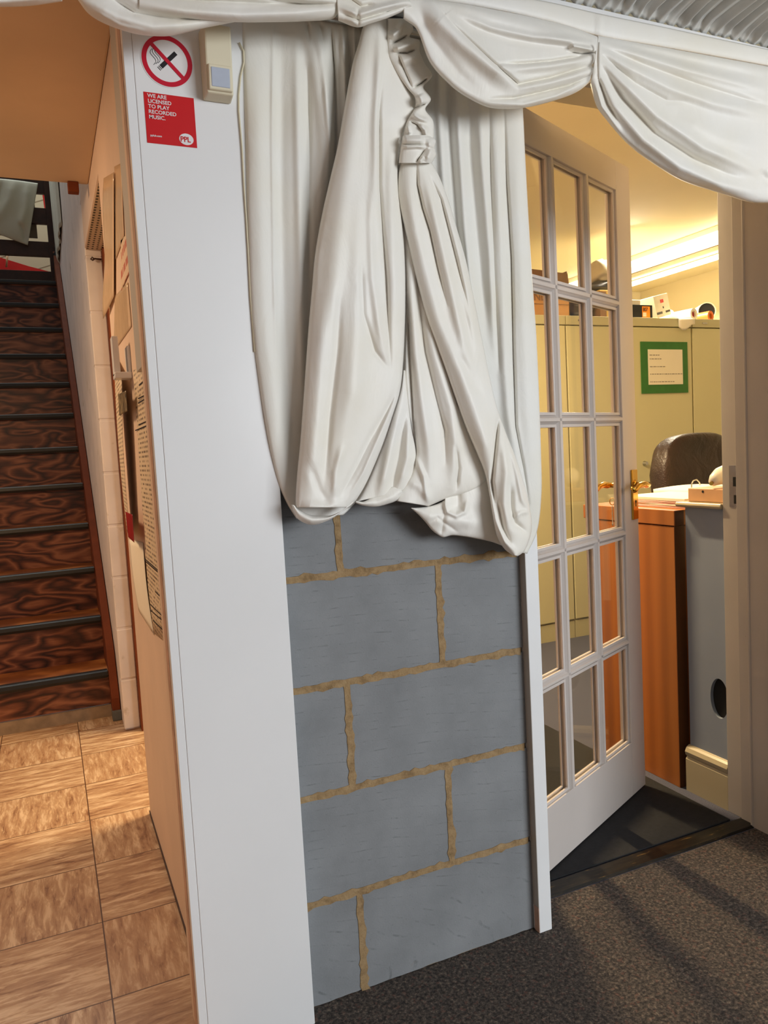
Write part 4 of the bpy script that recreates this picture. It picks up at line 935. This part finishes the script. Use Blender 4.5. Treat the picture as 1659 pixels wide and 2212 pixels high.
m = MB(); m.box(x0, x1, LY+.0985, LY+.1, ZT+.083, ZT+.087); m.build('seam', 'card_edge', bx)
# dark bag
def blob(name, c, r, mat, label, cat, seed, parent=None, flat=.0, amp=.18, lumps=5):
    rg = np.random.RandomState(seed); n, k = 28, 40; P = []
    ph = rg.uniform(0, 6.28, (lumps, 3)); fr = rg.uniform(1, 4, (lumps, 2))
    for i in range(n+1):
        for j in range(k):
            a = math.pi*i/n; b = 2*math.pi*j/k; s = 1+sum(amp/lumps*math.sin(fr[q_][0]*a*2+ph[q_][0])*math.sin(round(fr[q_][1])*b+ph[q_][1]) for q_ in range(lumps))*2
            ex = lambda t: math.copysign(abs(t)**.75, t)
            x, y, z = ex(math.sin(a)*math.cos(b)), ex(math.sin(a)*math.sin(b)), ex(math.cos(a))
            P.append((c[0]+r[0]*x*s, c[1]+r[1]*y*s, c[2]+max(r[2]*z*s, -r[2]*.92)))
    mb = MB(); mb.add(P, [(i*k+j, i*k+(j+1) % k, (i+1)*k+(j+1) % k, (i+1)*k+j) for i in range(n) for j in range(k)])
    o = mb.build(name, mat, parent, smooth=True)
    if parent is None: tag(o, label, cat)
    return o
x0, x1 = on(1236, 1293, LY+.1); blob('dark_bag', ((x0+x1)/2, LY+.2, ZT+.066), ((x1-x0)/2*.8, .12, .07), 'navy', 'slumped dark blue bag between cardboard box and yellow box', 'bag', 3)
x0, x1 = on(1292, 1338, LY+.1)
yb_ = thing('yellow_box', 'yellow brown box with dark flap on the cabinet', 'box', ((x0+x1)/2, LY+.2, ZT))
m = MB(); m.box(x0, x1+.015, LY+.08, LY+.3, ZT, ZT+.175); m.build('box_body', 'yellow_card', yb_, bevel=.003)
m = MB(); m.box(x0-.001, x0+.045, LY+.078, LY+.3, ZT+.0, ZT+.165); m.build('brown_side', 'card_edge', yb_)
blob('dark_cloth', ((x0+x1)/2+.02, LY+.19, ZT+.205), ((x1-x0)/2+.03, .10, .035), 'navy', 'dark crumpled cloth lying on the yellow box', 'cloth', 5)
blob('white_bag', ((x0+x1)/2+.03, LY+.19, ZT+.305), ((x1-x0)/2+.0, .09, .068), 'bag_white', 'pale lumpy bag on top of the dark cloth', 'bag', 7)
# black box with orange label
x0, x1 = on(1362, 1407, LY+.04)
bb = thing('black_box', 'black carton with orange label on the middle cabinet', 'box', ((x0+x1)/2, LY+.1, ZT))
m = MB(); m.box(x0, x1, LY+.03, LY+.16, ZT, ZT+.085); m.build('carton', 'black', bb, bevel=.002)
a_ = lk(1387, 665, LY+.03); b_ = lk(1404, 682, LY+.03)
m = MB(); m.box(a_.x, b_.x, LY+.0285, LY+.03, ZT+.012, ZT+.076); m.build('orange_label', 'label_orange', bb)
text_mesh('807', .030, 'lettering', 'ink', bb, (a_.x+.004, LY+.0282, ZT+.048), (1, 0, 0), (0, 0, 1), .0002, .0005, sx=.85)
m = MB(); m.box(a_.x+.004, a_.x+.03, LY+.0278, LY+.0285, ZT+.016, ZT+.040); m.build('barcode', 'paper', bb)
m = MB(); x0, _ = on(1362, 1384, LY+.04); m.box(x0-.02, _+.0, LY+.04, LY+.16, ZT+.0855, ZT+.115); tag(m.build('grey_carton', 'bag_white', bevel=.003), 'flat pale carton lying on the black box', 'box')
# white tilted box
c_ = lk(1423, 655, LY+.14); wb = thing('white_carton', 'white printed carton leaning tilted beside the black box', 'box', (c_.x, LY+.16, ZT))
R4 = Matrix.Translation((c_.x-.015, LY+.17, ZT+.030)) @ Matrix.Rotation(math.radians(-13), 4, 'Y') @ Matrix.Rotation(math.radians(22), 4, 'Z')
m = MB(); m.box(-.105, .105, -.07, .07, .0, .135, 0, R4); m.build('carton', 'bag_white', wb, bevel=.002)
m = MB(); m.box(-.02, .0, -.0712, -.07, .085, .105, 0, R4); m.box(.005, .025, -.0712, -.07, .085, .105, 0, R4); m.build('red_mark', 'ring_red', wb)
m = MB(); m.box(-.10, -.02, -.0712, -.07, .02, .034, 0, R4); m.box(.03, .095, -.0712, -.07, .02, .032, 0, R4); m.box(.0, .012, -.0712, -.07, .05, .062, 0, R4); m.build('dark_mark', 'ink', wb)
# rolls
def roll(name, p0, p1, r, mat, core, label, cat='roll', inner=.55):
    t = thing(name, label, cat, tuple(p0)); m = MB(); n = 24
    P0 = Vector(p0); P1 = Vector(p1); d = (P1-P0).normalized(); a = d.cross(Vector((0, 0, 1))).normalized(); b = a.cross(d)
    vs = []
    for P in (P0, P1):
        for rr in (r, r*inner): vs += [P+(a*math.cos(2*math.pi*k/n)+b*math.sin(2*math.pi*k/n))*rr for k in range(n)]
    fs = []
    for k in range(n):
        q = (k+1) % n
        fs += [(k, q, 2*n+q, 2*n+k), (n+k, n+q, 3*n+q, 3*n+k), (k, q, n+q, n+k), (2*n+k, 2*n+q, 3*n+q, 3*n+k)]
    m.add(vs, fs); m.build('sheet_roll', mat, t, smooth=False)
    m = MB(); m.tube([P0+d*.012, P1-d*.012], r*(inner-.01), 20); m.build('core', core, t); return t
a_ = lk(1499, 672, LY+.02)
roll('white_paper_roll', (a_.x, LY+.02, ZT+.038), (a_.x-.04, LY+.26, ZT+.038), .036, 'paper', 'red_core', 'white paper roll with red core on the right cabinet')
a_ = lk(1535, 668, LY+.04)
roll('orange_roll', (a_.x, LY+.04, ZT+.034), (a_.x-.03, LY+.22, ZT+.034), .032, 'orange', 'card', 'shiny orange roll beside the white paper roll')
a_ = lk(1527, 655, LY+.24)
roll('dark_ended_tube', (a_.x, LY+.24, ZT+.105), (a_.x+.10, LY+.40, ZT+.105), .058, 'bag_white', 'black', 'wide pale tube with dark open end behind the orange roll', 'tube', .92)
a_ = lk(1500, 650, LY+.15); b_ = lk(1452, 662, LY+.15)
roll('cream_bag_roll', (a_.x-.02, LY+.34, ZT+.075), (b_.x, LY+.36, ZT+.070), .052, 'bag_white', 'bag_white', 'thick cream roll lying behind the white paper roll')
m = MB(); a_ = lk(1462, 690, LY-.01); P = []
for i in range(12):
    for j in range(6):
        t = i/11; s = j/5; x = a_.x+.0+s*.13; y = LY+.10-.125*min(t*2, 1); z = ZT+.004 if t < .5 else ZT+.004-(t-.5)*2*(.055+.02*math.sin(s*5))
        P.append((x, y, z))
m.grid(P, 12, 6); tag(m.build('loose_sheet', 'paper', smooth=True, solid=.001), 'loose white sheet drooping over the cabinet rim', 'paper')

# fluorescent fitting over the cabinets
lf = thing('fluorescent_fitting', 'twin tube fluorescent fitting on the office ceiling over the cabinets', 'light', (3.3, 2.7, 2.35))
m = MB(); m.box(3.17, 3.23, 1.45, 3.3, 2.31, 2.349); m.box(3.23, 3.53, 1.45, 3.3, 2.335, 2.349, 1); m.box(3.53, 3.60, 1.45, 3.3, 2.31, 2.349); m.build('fitting_body', ['tube_body', paint('fitting_tray', rgb(150, 136, 112), .7)], lf, bevel=.004)
m = MB(); m.tube([(3.15, 1.47, 2.27), (3.15, 3.28, 2.27)], .038, 16); m.build('tube', 'tube', lf, smooth=True)
m = MB(); m.tube([(3.60, 1.47, 2.285), (3.60, 3.28, 2.285)], .018, 16); m.build('tube', 'tube', lf, smooth=True)
m = MB(); n = 400
tp = [(1.45+1.85*k/n, 2.292) for k in range(n+1)]; bt = [(1.45+1.85*k/n, 2.262+.016*abs(math.sin((1.45+1.85*k/n)*math.pi/.115))) for k in range(n, -1, -1)]
m.prism(tp+bt, 'x', 3.575, 3.590); m.build('scalloped_diffuser', 'tube', lf)
# fitting by the door, above the valance line
l2 = thing('fluorescent_fitting', 'single tube fluorescent fitting on office ceiling near door', 'light', (.93, 1.35, 2.35))
m = MB(); m.box(.90, .96, .95, 1.75, 2.30, 2.349); m.build('fitting_body', 'tube_body', l2, bevel=.004)
m = MB(); m.tube([(.93, .98, 2.275), (.93, 1.72, 2.275)], .016, 12); m.build('tube', 'tube', l2, smooth=True)

# desk
dk = thing('desk', 'orange beech office desk end beside the doorway', 'desk', (1.6, .7, 0))
DX = 1.262
m = MB(); m.box(DX+.002, DX+.045, .372, .80, 0, .852); m.build('end_panel', 'desk_wood', dk, bevel=.001)
m = MB(); m.box(DX+.003, DX+.044, .3705, .372, 0, .854); m.box(DX+.002, 1.3, .3665, .368, .856, .903); m.build('edge_strip', paint('dark_veneer_edge', rgb(92, 52, 22), .5), dk)
m = MB(); m.box(DX, 2.0, .368, .812, .855, .904); m.build('desk_top', 'desk_wood', dk, bevel=.002)
m = MB(); m.box(DX+.046, 1.943, .375, .392, .10, .852); m.build('modesty_panel', 'desk_edge', dk)
m = MB(); m.box(1.944, 1.98, .376, .80, 0, .852); m.build('end_panel', 'desk_wood', dk, bevel=.001)
# papers on the desk
rr = random.Random(4)
for k, (mt, h_) in enumerate([('pink_paper', .006), ('paper', .004), ('pink_paper', .005), ('pink_paper', .005), ('paper', .010)]):
    z = .9045+[0, .0065, .011, .0165, .022][k]; m = MB()
    R4 = Matrix.Translation((1.43, .52, z)) @ Matrix.Rotation(rr.uniform(-.05, .05), 4, 'Z')
    m.box(-.105, .115, -.145, .165, 0, h_-.0005, 0, R4)
    tag(m.build('paper_pile', mt, bevel=.0008), ['pink folder, lowest of the desk paper pile', 'thin white sheaf just above the lowest pink folder', 'pink folder in the middle of the desk pile', 'upper pink folder beneath the white ream', 'white paper ream topping the desk pile'][k], 'paper', 'papers piled on the desk')
ba = thing('lever_arch_file', 'open lever arch file of cream paper on the desk', 'file', (1.62, .62, .905))
m = MB(); P = []
for i in range(12):
    for j in range(10):
        s = i/11; t = j/9; P.append((1.56+.25*s, .46+.31*t, .928+.010*math.sin(s*2.0+.4)))
m.grid(P, 12, 10); m.build('page_stack', 'paper', ba, smooth=True, solid=.018)
m = MB(); m.box(1.55, 1.84, .45, .78, .9045, .912); m.build('cover', 'black', ba)
rgp = [Vector(at(x, y, 'y', .47)) for x, y in [(1494, 1064), (1494, 1045), (1498, 1038), (1505, 1036), (1511, 1042), (1512, 1048)]]
m = MB(); m.tube(rgp, .0022, 8); m.build('ring', 'steel', ba, smooth=True)
# wooden block and handset on the ledge
m = MB(); p0 = Vector(at(1503, 1077, 'x', 1.29)); 
zl = .932
wbx = thing('wooden_block', 'pale wooden block with drilled hole on the cream ledge', 'block', (1.32, .27, zl))
m = MB(); m.box(1.290, 1.40, .190, .338, zl+.0005, zl+.042); m.build('block_body', 'wood_pale', wbx, bevel=.003)
m = MB(); q = Vector(at(1518, 1062, 'x', 1.2895)); m.tube([(1.2892, q.y, q.z), (1.2902, q.y, q.z)], .004, 12); m.build('drilled_hole', 'hole', wbx)
hs = thing('stapler', 'ivory rounded device lying on the wooden block', 'device', (1.33, .24, zl+.043))
m = MB(); cs = [Vector(at(x, y, 'y', .25)) for x, y in ((1538, 1043), (1545, 1036), (1556, 1028), (1572, 1022), (1590, 1018))]
m.tube([c for c in cs], [.012, .020, .026, .028, .026], 16); o_ = m.build('casing', 'handset', hs, smooth=True)
m = MB(); q = cs[0]; m.tube([q+Vector((-.010, -.006, -.002)), q+Vector((.004, .002, .002))], .006, 12); q = Vector(at(1568, 1034, 'y', .222)); m.tube([q+Vector((0, -.004, 0)), q+Vector((0, .01, 0))], .006, 12); m.build('metal_end', 'brass', hs)
# office chair
ch = thing('office_chair', 'brown leather swivel office chair behind the desk', 'chair', (2.24, 1.25, 0))
def pillow(name, c, r, e, mat, parent, tilt=0, rz=0):
    n, k = 30, 48; P = []
    R4 = Matrix.Translation(c) @ Matrix.Rotation(rz, 4, 'Z') @ Matrix.Rotation(tilt, 4, 'X')
    for i in range(n+1):
        for j in range(k):
            a = math.pi*i/n-math.pi/2; b = 2*math.pi*j/k; f = lambda t, q: math.copysign(abs(t)**q, t)
            x = r[0]*f(math.cos(a), e[0])*f(math.cos(b), e[1]); z = r[2]*f(math.cos(a), e[0])*f(math.sin(b), e[1]); y = r[1]*f(math.sin(a), e[0])
            y += .006*math.sin(z*40)*math.cos(x*9)
            P.append(tuple(R4 @ Vector((x, y, z))))
    mb = MB(); mb.add(P, [(i*k+j, i*k+(j+1) % k, (i+1)*k+(j+1) % k, (i+1)*k+j) for i in range(n) for j in range(k)])
    return mb.build(name, mat, parent, smooth=True)
pillow('backrest', (2.31, 1.26, .835), (.285, .065, .31), (.35, .62), 'leather', ch, tilt=-.12, rz=.12)
pillow('seat', (2.235, 1.02, .47), (.26, .07, .25), (.4, .4), 'leather', ch, tilt=math.pi/2)
for s in (-1, 1):
    m = MB(); m.tube([(2.235+s*.28, 1.19, .50), (2.235+s*.29, 1.17, .66), (2.235+s*.29, 1.05, .69), (2.235+s*.29, .90, .67), (2.235+s*.28, .88, .50)], .018, 10); m.build('armrest', 'black', ch, smooth=True)
m = MB(); m.tube([(2.235, 1.05, .40), (2.235, 1.05, .10)], .028, 14); m.build('gas_column', 'black', ch, smooth=True)
for k in range(5):
    a = 2*math.pi*k/5+.3; m = MB(); m.tube([(2.235, 1.05, .11), (2.235+.28*math.cos(a), 1.05+.28*math.sin(a), .075)], [.024, .016], 10); l_ = m.build('base_leg', 'black', ch, smooth=True)
    m = MB(); ex, ey = 2.235+.28*math.cos(a), 1.05+.28*math.sin(a); m.tube([(ex-.012, ey, .031), (ex+.012, ey, .031)], .03, 14); m.build('castor', 'black', l_)

for o in list(bpy.data.objects):
    if '_o' in o: del o['_o']
